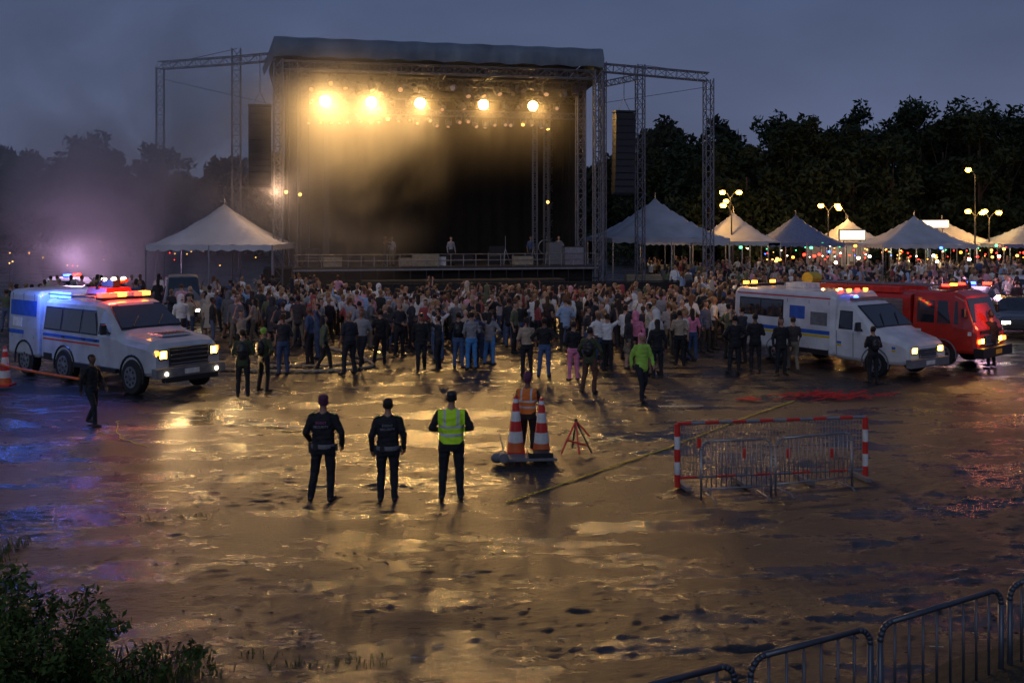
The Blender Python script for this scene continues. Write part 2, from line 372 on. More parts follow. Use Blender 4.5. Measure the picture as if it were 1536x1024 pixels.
def place_crowd(n,fn,gap,poses=None,face=0,spread=.7):
    k=0;t=0
    while k<n and t<n*40:
        t+=1; x,y=fn()
        if x is None: continue
        if any((x-a)**2+(y-c)**2<gap*gap for a,c in pts[-1500:]): continue
        pts.append((x,y)); i=R.choice(poses) if poses else R.randrange(len(templ))
        o=bpy.data.objects.new('crowd_member',templ[i]); COL.objects.link(o); o.parent=crowd
        o.location=(x,y,max(-.01,gh(x,y))); s=R.uniform(.93,1.08); o.scale=(s*1.04,s*1.04,s)
        o.rotation_euler=(0,0,math.pi+R.gauss(face,spread) if R.random()<.7 else R.uniform(0,6.28)); k+=1
def loose():
    x=R.uniform(-8.8,8.6); y=R.uniform(29.4,38)
    if noise.noise(V((x*.45,y*.45,5)))<0 or (abs(x)<1.4 and y<30.8): return None,None
    return x,y
place_crowd(50,loose,.8,spread=1.4)
def main_crowd():
    y=35.5+abs(R.gauss(0,1))*6
    if y>44.5: return None,None
    l=-7.0-(y-31)*.2; r=7.8+(y-31)*.25
    x=R.uniform(l,r)
    edge=35.5+5.5*noise.noise(V((x*.42,0,2)))
    if y<edge or noise.noise(V((x*.5,y*.5,31)))<-.22: return None,None
    return x,y
place_crowd(190,main_crowd,.66,spread=.9)
place_crowd(100,lambda:(R.uniform(-10.5,11),R.uniform(39,45)),.66)
place_crowd(26,lambda:(R.uniform(-12.5,-7.5),R.uniform(36,43)),.9,spread=1.5)
place_crowd(65,lambda:(R.uniform(-24,-9),R.uniform(41,54)),.55)
def right_c():
    y=R.uniform(45,80); return R.uniform(9.5,.52*y),y
place_crowd(330,right_c,.6,spread=1.2)

def cm(name,c,**k): return mat(name,c,.8,bump=.7,bscale=12,**k)
K_black=cm('black_uniform',(.012,.013,.016)); K_navy=cm('navy_trousers',(.012,.014,.02)); K_white=cm('white_cotton',(.75,.75,.75)); K_jean=cm('blue_denim',(.06,.12,.26))
K_grey=cm('grey_cotton',(.28,.28,.3)); K_brown=cm('brown_trousers',(.12,.05,.035)); K_green=cm('hi_vis_green_cloth',(.35,.62,.08)); K_poncho=cm('blue_poncho',(.08,.28,.62)); K_dgreen=cm('olive_jacket',(.05,.065,.03))
K_pink=cm('pink_wrap',(.8,.25,.4)); K_purple=cm('maroon_cap',(.12,.03,.07)); K_tan=cm('beige_cotton',(.42,.33,.24))
def vest(name,base,cloth,xa=.212):
    m=cm(name,base); nt=m.node_tree; b=nt.nodes['Principled BSDF']; L=nt.links
    tc=nt.nodes.new('ShaderNodeTexCoord'); sp=nt.nodes.new('ShaderNodeSeparateXYZ'); L.new(tc.outputs['Object'],sp.inputs[0])
    def M(op,a,b_=None,c=None):
        n=nt.nodes.new('ShaderNodeMath'); n.operation=op
        for i,x in enumerate((a,b_,c)):
            if x is None: continue
            if isinstance(x,(int,float)): n.inputs[i].default_value=x
            else: L.new(x,n.inputs[i])
        return n.outputs[0]
    ax=M('ABSOLUTE',sp.outputs[0])
    band=M('COMPARE',sp.outputs[2],1.07,.024); band2=M('COMPARE',sp.outputs[2],1.2,.02); vb=M('COMPARE',ax,.105,.02); vb=M('MULTIPLY',vb,M('GREATER_THAN',sp.outputs[2],1.2)); s=M('MAXIMUM',M('MAXIMUM',band,band2),vb)
    arm=M('MAXIMUM',M('GREATER_THAN',ax,xa),M('GREATER_THAN',.93,sp.outputs[2]))
    mx=nt.nodes.new('ShaderNodeMix'); mx.data_type='RGBA'; L.new(s,mx.inputs[0]); mx.inputs[6].default_value=(*base,1); mx.inputs[7].default_value=(.6,.62,.58,1)
    mx2=nt.nodes.new('ShaderNodeMix'); mx2.data_type='RGBA'; L.new(arm,mx2.inputs[0]); L.new(mx.outputs[2],mx2.inputs[6]); mx2.inputs[7].default_value=(*cloth,1)
    L.new(mx2.outputs[2],b.inputs['Base Color'])
    return m
K_vest=vest('hi_vis_vest',(.6,1.0,.03),(.012,.013,.016)); K_ovest=vest('orange_hi_vis_vest',(.8,.2,.03),(.02,.02,.02))
def person(name,x,y,face,h,pose,mats,wide=1.04,**kw):
    me=person_mesh(name+'_body',pose,mats,**kw); o=bpy.data.objects.new(name,me); COL.objects.link(o)
    s=h/1.785; o.location=(x,y,max(-.01,gh(x,y))); o.scale=(s*wide,s*wide,s); o.rotation_euler=(0,0,math.radians(face)); return o
def backprint(o,txt,col,z,size,y=.148):
    c=bpy.data.curves.new('back_print','FONT'); c.body=txt; c.size=size; c.align_x='CENTER'; c.extrude=.004
    t=bpy.data.objects.new('back_print',c); COL.objects.link(t); t.parent=o; t.location=(0,y,z); t.rotation_euler=(math.radians(90),0,math.pi); c.materials.append(col)
M_prt=mat('print_grey',(.3,.28,.32),.6); M_prg=mat('print_green',(.05,.25,.1),.6); M_prp=mat('print_magenta',(.5,.1,.3),.6)
B=K_black
g1=person('security_guard',-3.04,16.05,176,1.72,'guard1',(B,K_navy,M_skin,K_purple,M_shoe),hair='cap',voxel=.014,jacket=True,bulk=1.1)
g2=person('security_guard',-1.99,15.97,184,1.66,'guard2',(B,K_navy,M_skin,M_hair,M_shoe),hair='short',voxel=.014,jacket=True,bulk=1.08)
g3=person('security_guard',-.98,16.13,181,1.76,'front',(K_vest,K_navy,M_skin,M_black,M_shoe),hair='cap',voxel=.014,jacket=True,bulk=1.14)
for g in(g1,g2):
    yy=.155
    backprint(g,'EVENT',M_prp if g is g1 else M_prt,1.31,.06,yy); backprint(g,'SECURITY',M_prt,1.25,.055,yy)
    q=MB()
    ring=[(.194,.9),(.199,.93),(.199,.95),(.194,.97)]
    q.loft([[V((a*1.02*math.cos(t*.3927),a*.78*math.sin(t*.3927)+.01,z)) for t in range(16)] for a,z in ring],M_grey)
    q.box((.205,.02,.9),(.05,.08,.17),M_black); q.box((-.205,.0,.91),(.05,.07,.12),M_black); q.box((.09,.165,.93),(.07,.03,.09),M_black)
    q.box((-.17,.04,1.475),(.08,.08,.012),M_prg,rot=(0,-.45,0)); q.box((.17,.04,1.475),(.08,.08,.012),M_prg,rot=(0,.45,0))
    q.obj('duty_belt',g)
person('road_worker',.30,19.25,165,1.56,'bend',(K_ovest,K_navy,M_skin2,K_purple,M_shoe),hair='hat',voxel=.016,jacket=True,bulk=1.08)
P=[('pedestrian',-9.31,22.07,70,1.58,'walk2',(B,K_navy,M_skin2,M_hair,M_shoe),dict(pack=False)),
('paramedic',-6.95,25.7,190,1.75,'phonelow',(K_dgreen,K_navy,M_skin,M_hair,M_shoe),dict(jacket=True,pack=True)),
('paramedic',-6.6,26.5,150,1.72,'hips',(K_dgreen,K_navy,M_skin,K_green,M_shoe),dict(pack=True)),
('festival_goer',-8.9,37,100,1.7,'walk',(K_white,K_navy,M_skin,M_hair,M_shoe),dict(sleeve='short')),
('security_guard',-4.2,31.8,180,1.75,'guard1',(B,K_navy,M_skin,M_hair,M_shoe),dict(jacket=True)),
('security_guard',-2.74,30.07,5,1.78,'walk2',(B,K_navy,M_skin,M_black,M_shoe),dict(jacket=True,hair='cap')),
('festival_goer',-3.85,34.2,170,1.75,'stand',(K_white,K_navy,M_skin,M_hair,M_shoe),dict(sleeve='short')),
('festival_goer',-2.4,32.5,190,1.75,'up',(K_white,K_jean,M_skin,M_hair,M_shoe),dict(sleeve='short')),
('festival_goer',-1.65,30.8,175,1.75,'stand',(B,K_jean,M_skin,M_hair,M_shoe),dict(pack=True)),
('festival_goer',-1.25,30.6,200,1.78,'phonelow',(K_grey,K_poncho,M_skin,M_hair,M_shoe),dict(sleeve='short')),
('festival_goer',-.7,31.5,160,1.7,'hips',(K_grey,K_poncho,M_skin,M_hair,M_shoe),dict(hair='long',jacket=True)),
('festival_goer',.43,29.1,185,1.75,'stand',(K_tan,K_navy,M_skin,M_hair,M_shoe),dict(sleeve='short',hair='pony')),
('festival_goer',.95,29.0,170,1.75,'hips',(B,K_jean,M_skin2,M_hair,M_shoe),dict(sleeve='short')),
('festival_goer',1.75,28.4,200,1.7,'phonelow',(B,K_pink,M_skin,M_hair,M_shoe),dict()),
('steward',2.05,26.2,160,1.75,'guard1',(K_dgreen,K_brown,M_skin,M_black,M_shoe),dict(jacket=True,pack=True,hair='cap')),
('steward',3.29,25.2,20,1.72,'walk2',(K_green,K_navy,M_skin,K_pink,M_shoe),dict(hair='long',jacket=True)),
('festival_goer',4.2,28.8,185,1.72,'stand',(B,K_navy,M_skin,M_hair,M_shoe),dict(hair='long')),
('festival_goer',2.9,30.3,165,1.75,'up',(K_white,K_navy,M_skin,M_hair,M_shoe),dict(sleeve='short')),
('festival_goer',3.9,31.3,165,1.72,'stand',(K_pink,K_navy,M_skin,M_hair,M_shoe),dict(hair='hood')),
('festival_goer',5.3,31.5,165,1.75,'phonelow',(K_tan,K_navy,M_skin,M_hair,M_shoe),dict(sleeve='short')),
('festival_goer',5.9,32.6,185,1.7,'stand',(K_pink,K_jean,M_skin,M_hair,M_shoe),dict(sleeve='short',hair='long')),
('festival_goer',-5.4,35.2,200,1.75,'walk',(K_grey,K_navy,M_skin,M_hair,M_shoe),dict(jacket=True)),
('police_officer',6.64,29.7,190,1.75,'hips',(B,K_navy,M_skin,M_hair,M_shoe),dict(jacket=True)),
('police_officer',7.4,30.3,170,1.75,'phonelow',(B,K_navy,M_skin2,M_hair,M_shoe),dict(jacket=True)),
('police_officer',7.95,29.4,10,1.72,'stand',(B,K_navy,M_skin,M_hair,M_shoe),dict(hair='long',jacket=True)),
('police_officer',10.15,28.0,190,1.6,'phonelow',(B,K_navy,M_skin,M_hair,M_shoe),dict(pack=True)),
('firefighter',15.0,31.2,200,1.7,'stand',(B,K_navy,M_skin,M_black,M_shoe),dict(hair='hat',jacket=True))]
for nme,x,y,f,h_,p,ms,kw in P: person(nme,x,y,f,h_,p,ms,voxel=.021,**kw)

# ------------------------------------------------------------------ vehicles
def shell(name,st,mt,parent,wells=(),wr=.43,bevel=.03,wz=.4):
    b=MB(); rings=[]
    for x,zb,zm,zt,hw,ht in st:
        e=min(.12,(zt-zm)*.4)
        half=[(hw-.06,zb),(hw,zb+.09),(hw,zm),(ht,zt-e),(ht-e*.9,zt-.015),(ht*.5,zt+.015)]
        rings.append([V((x,-y,z)) for y,z in half]+[V((x,y,z)) for y,z in half[::-1]])
    b.loft(rings,mt); o=b.obj(name,parent)
    bpy.context.view_layer.update()
    cs=[]
    for wx in wells:
        for sy in(-1,1):
            c=MB(); hw=st[1][4]; c.lathe([(wr,-.22),(wr,.22)],M_black,'Y',(wx,sy*(hw-.08),wz),24); co=c.obj('cut'); co.parent=parent
            md=o.modifiers.new('w','BOOLEAN'); md.object=co; md.solver='EXACT'; cs.append(co)
    bv=o.modifiers.new('b','BEVEL'); bv.width=bevel; bv.segments=3; bv.limit_method='ANGLE'; bv.angle_limit=.45
    dg=bpy.context.evaluated_depsgraph_get(); me=bpy.data.meshes.new_from_object(o.evaluated_get(dg))
    o.modifiers.clear(); o.data=me
    for c in cs: bpy.data.objects.remove(c)
    return o
def side_y(st,x,z):
    for a,c in zip(st[:-1],st[1:]):
        if a[0]<=x<=c[0]:
            t=(x-a[0])/(c[0]-a[0]); s=[a[i]+(c[i]-a[i])*t for i in range(6)]
            _,zb,zm,zt,hw,ht=s
            if z<=zm: return hw
            return hw+(ht-hw)*min(1,(z-zm)/max(.01,(zt-.12-zm)))
    return st[0][4]
def panel(b,st,x0,x1,z0,z1,m,off=.006,sides=(-1,1),slant=0):
    for sy in sides:
        c=[]
        for x,z in((x0,z0),(x1,z0),(x1-slant,z1),(x0,z1)): c.append(V((x,sy*(side_y(st,x,z)+off),z)))
        inn=[p-V((0,sy*(off+.01),0)) for p in c]
        b.loft([inn,c],m)
def wheel(b,x,y,r=.38,w=.24):
    s=1 if y>0 else -1
    b.lathe([(r*.6,-w/2),(r*.93,-w/2),(r,-w/2+.04),(r,w/2-.04),(r*.93,w/2),(r*.6,w/2)],M_rubber,'Y',(x,y,r),24)
    yo=y+s*(w/2+.004)
    b.lathe([(r*.62,-.03),(r*.62,.012)] if s>0 else [(r*.62,-.012),(r*.62,.03)],M_steel,'Y',(x,yo,r),20)
    b.lathe([(r*.17,-.03),(r*.15,.04)] if s>0 else [(r*.15,-.04),(r*.17,.03)],M_chrome,'Y',(x,yo,r),10)
    for k in range(8):
        t=k*math.pi/4; b.ell((x+math.cos(t)*r*.42,yo+s*.014,r+math.sin(t)*r*.42),(.045,.008,.045),M_black,8,4)
def arch(b,x,hw,r=.45,wz=.4,m=None,t_=.022):
    for sy in(-1,1):
        pts=[V((x+math.cos(t*math.pi/12)*r,sy*(hw+.008),wz+math.sin(t*math.pi/12)*r)) for t in range(-1,14)]
        b.poly(pts,t_,m or M_grey,n=5)
def quad(b,pts,m,off):
    p=[V(a) for a in pts]; n=(p[1]-p[0]).cross(p[3]-p[0]).normalized()
    b.loft([[q-n*.015 for q in p],[q+n*off for q in p]],m)
def front_bits(b,x,hw,zg0,zg1,zl,gw,grille=M_black,lamp=E_head,lampw=.3,lamph=.17):
    b.box((x,0,(zg0+zg1)/2),(.06,gw*2,zg1-zg0),grille)
    for k in range(4):
        z=zg0+(zg1-zg0)*(k+.5)/4; b.box((x+.035,0,z),(.02,gw*2-.06,.018),M_chrome)
    b.box((x+.03,0,zg1+.01),(.05,gw*2+.06,.03),M_chrome); b.box((x+.03,0,zg0-.01),(.05,gw*2+.06,.03),M_chrome)
    for sy in(-1,1):
        b.box((x-.04,sy*(gw+lampw/2+.05),zl),(.12,lampw,lamph),M_chrome)
        b.box((x+.015,sy*(gw+lampw/2+.05),zl),(.03,lampw*.72,lamph*.72),lamp)
        b.box((x-.1,sy*(gw+lampw+.075),zl),(.14,.04,lamph*.8),E_amber if lamp is E_head else M_grey)
def mirrors(b,x,hw,z):
    for sy in(-1,1):
        b.tube((x,sy*(hw-.05),z-.1),(x,sy*(hw+.15),z-.02),.018,M_black); b.box((x,sy*(hw+.2),z+.03),(.09,.14,.26),M_black)
def seams(b,st,xs_,z0,z1):
    for x in xs_: panel(b,st,x-.008,x+.008,z0,z1,M_seam,.003)

def rescue_truck():
    e=empty('ambulance_truck',(-11.0,28.15,0),math.radians(-38))
    st=[(-2.55,.55,1.42,2.22,1.04,.95),(-2.45,.52,1.42,2.3,1.05,.95),(.25,.52,1.42,2.32,1.05,.92),(.6,.52,1.42,2.26,1.05,.87),(1.5,.52,1.36,1.62,1.04,.96),(1.72,.52,1.28,1.53,1.04,.97),(2.8,.52,1.2,1.43,1.03,.93),(3.05,.55,1.12,1.35,.99,.88),(3.14,.62,1.0,1.25,.95,.84)]
    sr=[(-4.45,.6,1.42,2.44,1.08,1.04),(-4.38,.55,1.42,2.5,1.11,1.07),(-2.72,.55,1.42,2.5,1.11,1.07),(-2.64,.6,1.42,2.44,1.08,1.04)]
    shell('body',st,M_silver,e,wells=(2.2,-1.25),wr=.54,wz=.47,bevel=.045); shell('rear_box',sr,M_silver,e,wells=(-3.45,),wr=.54,wz=.47,bevel=.03)
    b=MB()
    for wx in(2.2,-1.25,-3.45):
        for sy in(-1,1): wheel(b,wx,sy*.95,.46,.28)
        arch(b,wx,1.05 if wx>-3 else 1.11,.55,.47,M_black,.03)
    b.tube((2.2,-.8,.46),(2.2,.8,.46),.06,M_black); b.tube((-1.25,-.8,.46),(-1.25,.8,.46),.06,M_black); b.box((-.6,0,.5),(6.5,.8,.12),M_black)
    b.obj('wheels',e,smooth=False)
    b=MB()
    for x0,x1 in((-.35,.46),(-1.4,-.45),(-2.38,-1.5)):
        panel(b,st,x0-.04,x1+.04,1.42,2.08,M_black,.004,slant=.22 if x0>-.4 else 0); panel(b,st,x0,x1,1.46,2.04,M_glass,.01,slant=.24 if x0>-.4 else 0)
    panel(b,st,.52,1.1,1.47,1.76,M_glass,.012,slant=.36)
    quad(b,[(1.5,-.93,1.63),(1.5,.93,1.63),(.64,.77,2.23),(.64,-.77,2.23)],M_black,.006)
    quad(b,[(1.45,-.89,1.67),(1.45,.89,1.67),(.69,.75,2.195),(.69,-.75,2.195)],M_glass,.014)
    for sy in(-.55,.2): b.tube((1.44,sy,1.7),(1.12,sy+.35,1.94),.012,M_black)
    b.obj('windows',e)
    b=MB(); seams(b,st,(-.4,-1.45,.6),.62,2.1); seams(b,sr,(-4.2,-3.55,-2.9),1.1,2.4)
    panel(b,st,-2.45,.6,1.24,1.32,M_bluep,.004); panel(b,sr,-4.38,-2.7,1.2,1.32,M_bluep,.004); panel(b,sr,-4.3,-2.75,1.75,2.2,M_bluep,.004); panel(b,st,-2.45,.6,1.14,1.18,M_redp,.004); panel(b,sr,-4.15,-3.6,1.42,1.68,M_whp,.006)
    for x in(-.2,-1.3,.42): 
        for sy in(-1,1): b.box((x,sy*1.075,1.28),(.14,.03,.03),M_black)
    panel(b,st,-.6,1.55,.5,.62,M_black,.1); panel(b,st,-2.4,-1.95,.55,.75,M_black,.02)
    b.obj('side_trim',e)
    b=MB(); front_bits(b,3.16,1,.78,1.24,1.08,.58,lamp=E_head,lampw=.26,lamph=.26)
    b.box((3.2,0,.62),(.22,2.08,.24),M_grey); b.box((3.24,0,.44),(.16,1.6,.14),M_black); b.box((3.32,0,.62),(.012,.44,.13),M_whp)
    for sy in(-1,1): b.ell((3.32,sy*.75,.6),(.03,.05,.05),E_headw)
    b.box((2.2,0,1.51),(.9,.9,.05),M_silver,taper=.9)
    for k in range(-3,4): b.box((2.35,k*.11,1.54),(.5,.03,.02),M_seam)
    mirrors(b,1.1,1.02,1.6)
    b.obj('front_end',e,bevel=.01)
    b=MB()
    b.box((.05,0,2.38),(.3,1.5,.07),M_black)
    for k in range(6): b.box((.05,-.62+k*.25,2.47),(.26,.22,.12),(E_red if k in(0,1,4) else E_amber) if k not in(3,) else M_whp)
    for k in range(2): b.box((-2.25+k*.45,-.75,2.4),(.34,.2,.15),E_blue)
    b.box((-2.0,.0,2.33),(.5,1.6,.05),M_black)
    for sy in(-.85,.85): b.tube((-2.5,sy,2.42),(.0,sy,2.42),.025,M_steel)
    for x in(-1.4,-.6,-.1): b.tube((x,-.85,2.42),(x,.85,2.42),.02,M_steel)
    b.box((-.9,.1,2.54),(1.1,.8,.18),M_redp,taper=.9); b.box((-.8,.1,2.74),(.6,.22,.2),M_black); b.tube((-1.3,.3,2.64),(-.3,.3,2.84),.05,M_orange,n=8); b.tube((-.9,-.3,2.6),(-.5,-.3,2.9),.03,M_black)
    for sy in(-.2,.1,.4): b.ell((-.65,sy,2.87),(.06,.08,.05),E_white)
    for k in range(10): b.tube((-1.5+.16*math.cos(k*.628),.5,2.55+.16*math.sin(k*.628)),(-1.5+.16*math.cos(k*.628+.628),.5,2.55+.16*math.sin(k*.628+.628)),.04,M_red)
    b.obj('roof_light_bar',e)
    b=MB()
    for y in(-.95,-.6,.6,.95): b.tube((-4.55,y,.6),(-4.55,y,2.45),.025,M_steel)
    for z in np.arange(.7,2.45,.3): b.tube((-4.55,-.95,z),(-4.55,.95,z),.02,M_steel)
    b.box((-4.5,-.8,1.2),(.06,.12,.2),E_red); b.box((-4.5,.8,1.2),(.06,.12,.2),E_red)
    b.obj('rear_rack',e)
    light('blue_beacon_light','POINT',(-2.1,-1.3,2.75),140,(.1,.2,1),e,.15)
    light('red_beacon_light','POINT',(.3,-.4,2.85),60,(1,.08,.04),e,.15)
    light('roof_lamp_light','POINT',(-.7,.1,3.25),50,(1,.7,.4),e,.1)
    for sy in(-.75,.75): light('headlight_beam','SPOT',(3.38,sy,1.08),260,(1,.62,.25),e,.08,aim=(8,sy,0),size=1.3)
rescue_truck()

def box_ambulance():
    e=empty('ambulance_van',(10.3,31.15,0),math.radians(-56))
    sb=[(-3.45,.5,1.3,2.28,1.1,1.05),(-3.35,.45,1.3,2.36,1.13,1.08),(.45,.45,1.3,2.38,1.13,1.08),(.6,.5,1.3,2.3,1.08,1.02)]
    sc=[(.56,.42,1.25,2.12,1.02,.9),(1.05,.4,1.25,2.1,1.02,.88),(1.2,.4,1.24,2.02,1.02,.88),(1.95,.4,1.12,1.4,1.0,.9),(2.2,.4,1.06,1.28,.99,.88),(2.75,.42,.98,1.14,.95,.84),(2.92,.46,.9,1.05,.91,.79),(2.98,.52,.8,.94,.86,.74)]
    shell('box_body',sb,M_white,e,wells=(-1.6,)); shell('cab',sc,M_white,e,wells=(1.95,),bevel=.04)
    b=MB()
    for wx,hw in((-1.6,1.0),(1.95,.9)):
        for sy in(-1,1): wheel(b,wx,sy*hw,.38)
        arch(b,wx,hw+.11 if wx<0 else 1.0)
    b.obj('wheels',e)
    b=MB()
    panel(b,sb,-3.2,-1.35,1.48,2.05,M_black,.004); panel(b,sb,-3.16,-2.3,1.52,2.01,M_glass,.012); panel(b,sb,-2.26,-1.39,1.52,2.01,M_glass,.012)
    panel(b,sc,.68,1.18,1.3,1.85,M_black,.004,slant=.06); panel(b,sc,.71,1.15,1.33,1.82,M_glass,.01,slant=.06); panel(b,sc,1.24,1.66,1.28,1.52,M_glass,.01,slant=.15)
    quad(b,[(1.94,-.87,1.42),(1.94,.87,1.42),(1.21,.8,2.02),(1.21,-.8,2.02)],M_black,.006)
    quad(b,[(1.9,-.84,1.45),(1.9,.84,1.45),(1.25,.77,1.985),(1.25,-.77,1.985)],M_glass,.014)
    for sy in(-.5,.2): b.tube((1.9,sy,1.48),(1.55,sy+.32,1.79),.012,M_black)
    b.obj('windows',e)
    b=MB(); seams(b,sb,(-1.2,-.35,.4),.55,2.1); seams(b,sc,(.62,1.21),.5,1.25)
    panel(b,sb,-3.3,.45,1.08,1.2,M_bluep,.005); panel(b,sb,-3.3,.45,.99,1.06,M_yelp,.005); panel(b,sc,.62,2.6,.86,.93,M_bluep,.005); panel(b,sc,.62,2.6,.79,.85,M_yelp,.005)
    panel(b,sb,-.28,.35,1.35,1.75,M_grey,.004)
    panel(b,sb,-1.1,-.5,1.5,1.9,M_bluep,.004); panel(b,sb,-3.3,.45,2.16,2.2,M_redp,.006)
    panel(b,sb,-1.1,.4,.48,.62,M_black,.02)
    b.obj('livery_and_seams',e)
    b=MB(); front_bits(b,2.97,.9,.64,.86,.84,.42,lampw=.3,lamph=.2); b.box((3.0,0,.48),(.16,1.85,.24),M_grey); b.box((3.09,0,.48),(.01,.42,.12),M_whp); mirrors(b,1.5,.96,1.4)
    b.obj('front_end',e,bevel=.01)
    b=MB(); b.box((-3.1,0,2.42),(.25,1.6,.08),M_black)
    for k in range(4): b.box((.45,-.6+k*.4,2.42),(.1,.1,.07),E_amber if k%2 else E_red)
    for y in(-.8,-.4,.5): b.box((-3.2,y,2.5),(.12,.15,.09),E_amber)
    b.box((-1.5,0,2.47),(.8,.7,.16),M_whp); b.box((.85,0,2.17),(.2,1.1,.1),M_grey); b.ell((.85,-.4,2.24),(.07,.09,.05),E_blue); b.tube((0,.3,2.4),(0,.3,2.9),.01,M_black)
    b.obj('roof_light_bar',e)
    b=MB(); b.box((-3.47,0,.5),(.15,2.1,.1),M_grey); b.obj('rear_step',e)
    for sy in(-.57,.57): light('headlight_beam','SPOT',(3.18,sy,.84),300,(1,.5,.15),e,.08,aim=(8,sy,-.2),size=1.3)
    light('amber_beacon_light','POINT',(-3.3,-.6,2.8),40,(1,.5,.15),e,.15)
box_ambulance()

def fire_truck():
    e=empty('fire_truck',(12.75,33.5,0),math.radians(-47))
    sb=[(-3.4,.6,1.3,2.2,1.12,1.1),(1.2,.55,1.3,2.22,1.15,1.13)]
    sc=[(1.26,.5,1.25,2.3,1.12,1.0),(2.55,.45,1.25,2.34,1.12,1.0),(2.85,.45,1.2,2.2,1.1,.96),(3.15,.45,1.15,1.35,1.08,1.0),(3.25,.5,1.05,1.22,1.02,.95)]
    shell('equipment_body',sb,M_red,e,wells=(-1.9,)); shell('cab',sc,M_red,e,wells=(2.2,))
    b=MB()
    for wx in(-1.9,2.2):
        for sy in(-1,1): wheel(b,wx,sy*1.0,.42)
        arch(b,wx,1.12)
    b.obj('wheels',e)
    b=MB(); panel(b,sc,1.4,1.95,1.35,2.05,M_glass,.01); panel(b,sc,2.05,2.7,1.35,2.05,M_glass,.01,slant=.05)
    quad(b,[(3.11,-.96,1.42),(3.11,.96,1.42),(2.87,.88,2.13),(2.87,-.88,2.13)],M_glass,.012); b.obj('windows',e)
    b=MB()
    for k in range(3):
        panel(b,sb,-3.2+k*1.45,-1.95+k*1.45,1.2,2.05,M_steel,.006)
        for j in range(7): panel(b,sb,-3.2+k*1.45,-1.95+k*1.45,1.24+j*.115,1.25+j*.115,M_seam,.01)
    panel(b,sb,-3.3,1.2,1.02,1.14,M_whp,.005); panel(b,sc,1.3,3.1,1.02,1.14,M_whp,.005); seams(b,sc,(2.0,),.6,2.05); b.obj('lockers_and_stripes',e)
    b=MB(); front_bits(b,3.26,1,.72,1.0,.84,.5,lampw=.3,lamph=.2); b.box((3.33,0,.5),(.3,2.25,.3),M_black); b.box((3.27,0,1.12),(.03,1.6,.1),M_black); b.box((3.5,0,.5),(.02,.45,.14),M_yelp); mirrors(b,2.95,1.08,1.7)
    for sy in(-1,1): b.box((3.3,sy*.95,.84),(.05,.12,.12),E_amber)
    b.obj('front_end',e,bevel=.01)
    b=MB(); b.box((2.1,0,2.42),(.3,1.5,.12),M_redp)
    for y in(-.6,.0,.6): b.box((2.1,y,2.5),(.18,.16,.09),E_red if y else E_amber)
    for sy in(-.35,.35): b.tube((-3.3,sy,2.42),(1.6,sy,2.46),.03,M_steel)
    for k in range(14): b.tube((-3.2+k*.35,-.35,2.43),(-3.2+k*.35,.35,2.43),.018,M_steel)
    for y in(-.9,.9): b.box((-1,y,2.32),(3.6,.3,.18),M_redp)
    b.lathe([(.22,-.3),(.22,.3)],M_yelp,'Y',(-2.6,-.6,2.55),12)
    b.obj('ladder_and_light_bar',e)
    for sy in(-.65,.65): light('headlight_beam','SPOT',(3.55,sy,.84),280,(1,.5,.15),e,.08,aim=(8,sy,-.2),size=1.3)
    light('red_beacon_light','POINT',(3.9,-.5,1.9),50,(1,.25,.1),e,.15)
fire_truck()

def small_car(name,x,y,rz,paint,beac=None,heads=True,van=False):
    e=empty(name,(x,y,0),math.radians(rz)); r=2.05 if van else 1.45
    st=[(-2.15,.4,.8,r-.1 if van else .95,.84,.7),(-1.95,.3,.85,r-.02 if van else 1.0,.88,.74),(-1.4,.28,.9,r,.9,.68),(.35,.28,.9,r,.9,.68),(1.0,.28,.85,1.0,.9,.8),(1.9,.3,.75,.85,.86,.74),(2.15,.38,.65,.76,.8,.68)]
    shell('body',st,paint,e,wells=(-1.3,1.35),wr=.36,bevel=.03)
    b=MB()
    for wx in(-1.3,1.35):
        for sy in(-1,1): wheel(b,wx,sy*.8,.32,.2)
    panel(b,st,-1.35,-.5,.95,r-.16,M_glass,.008); panel(b,st,-.42,.4,.95,r-.16,M_glass,.008,slant=.1)
    quad(b,[(.95,-.72,1.04),(.95,.72,1.04),(.4,.62,r-.05),(.4,-.62,r-.05)],M_glass,.01)
    for sy in(-1,1):
        b.box((2.12,sy*.6,.62),(.1,.3,.12),E_headw if heads else M_chrome); b.box((-2.13,sy*.62,.75),(.08,.24,.12),E_red if heads else M_redp)
    b.box((2.17,0,.5),(.08,1.2,.16),M_black); mirrors(b,.75,.86,.98)
    if beac:
        b.box((-.3,0,r+.05),(.25,1.1,.05),M_black); b.box((-.3,-.35,r+.13),(.22,.38,.12),E_blue); b.box((-.3,.35,r+.13),(.22,.38,.12),E_red)
        light('beacon_light','POINT',(-.3,0,r+.9),beac,(.85,.5,.85),e,.6)
    b.obj('details',e)
P_dk=mat('dark_car_paint',(.03,.035,.05),.25,coat=.7)
small_car('police_car',-24.5,56,-20,M_white,beac=420)
small_car('parked_van',-15.2,46,-70,M_grey,van=True)
small_car('parked_car',-21,50,-160,P_dk)
small_car('police_car',22.5,48,-120,P_dk,beac=250)
small_car('parked_car',23.5,44,-115,P_dk)
small_car('parked_pickup',29,58,-175,M_white,heads=False)
small_car('parked_car',20.5,40.5,-110,P_dk,heads=True)
small_car('parked_car',27,49,60,P_dk)

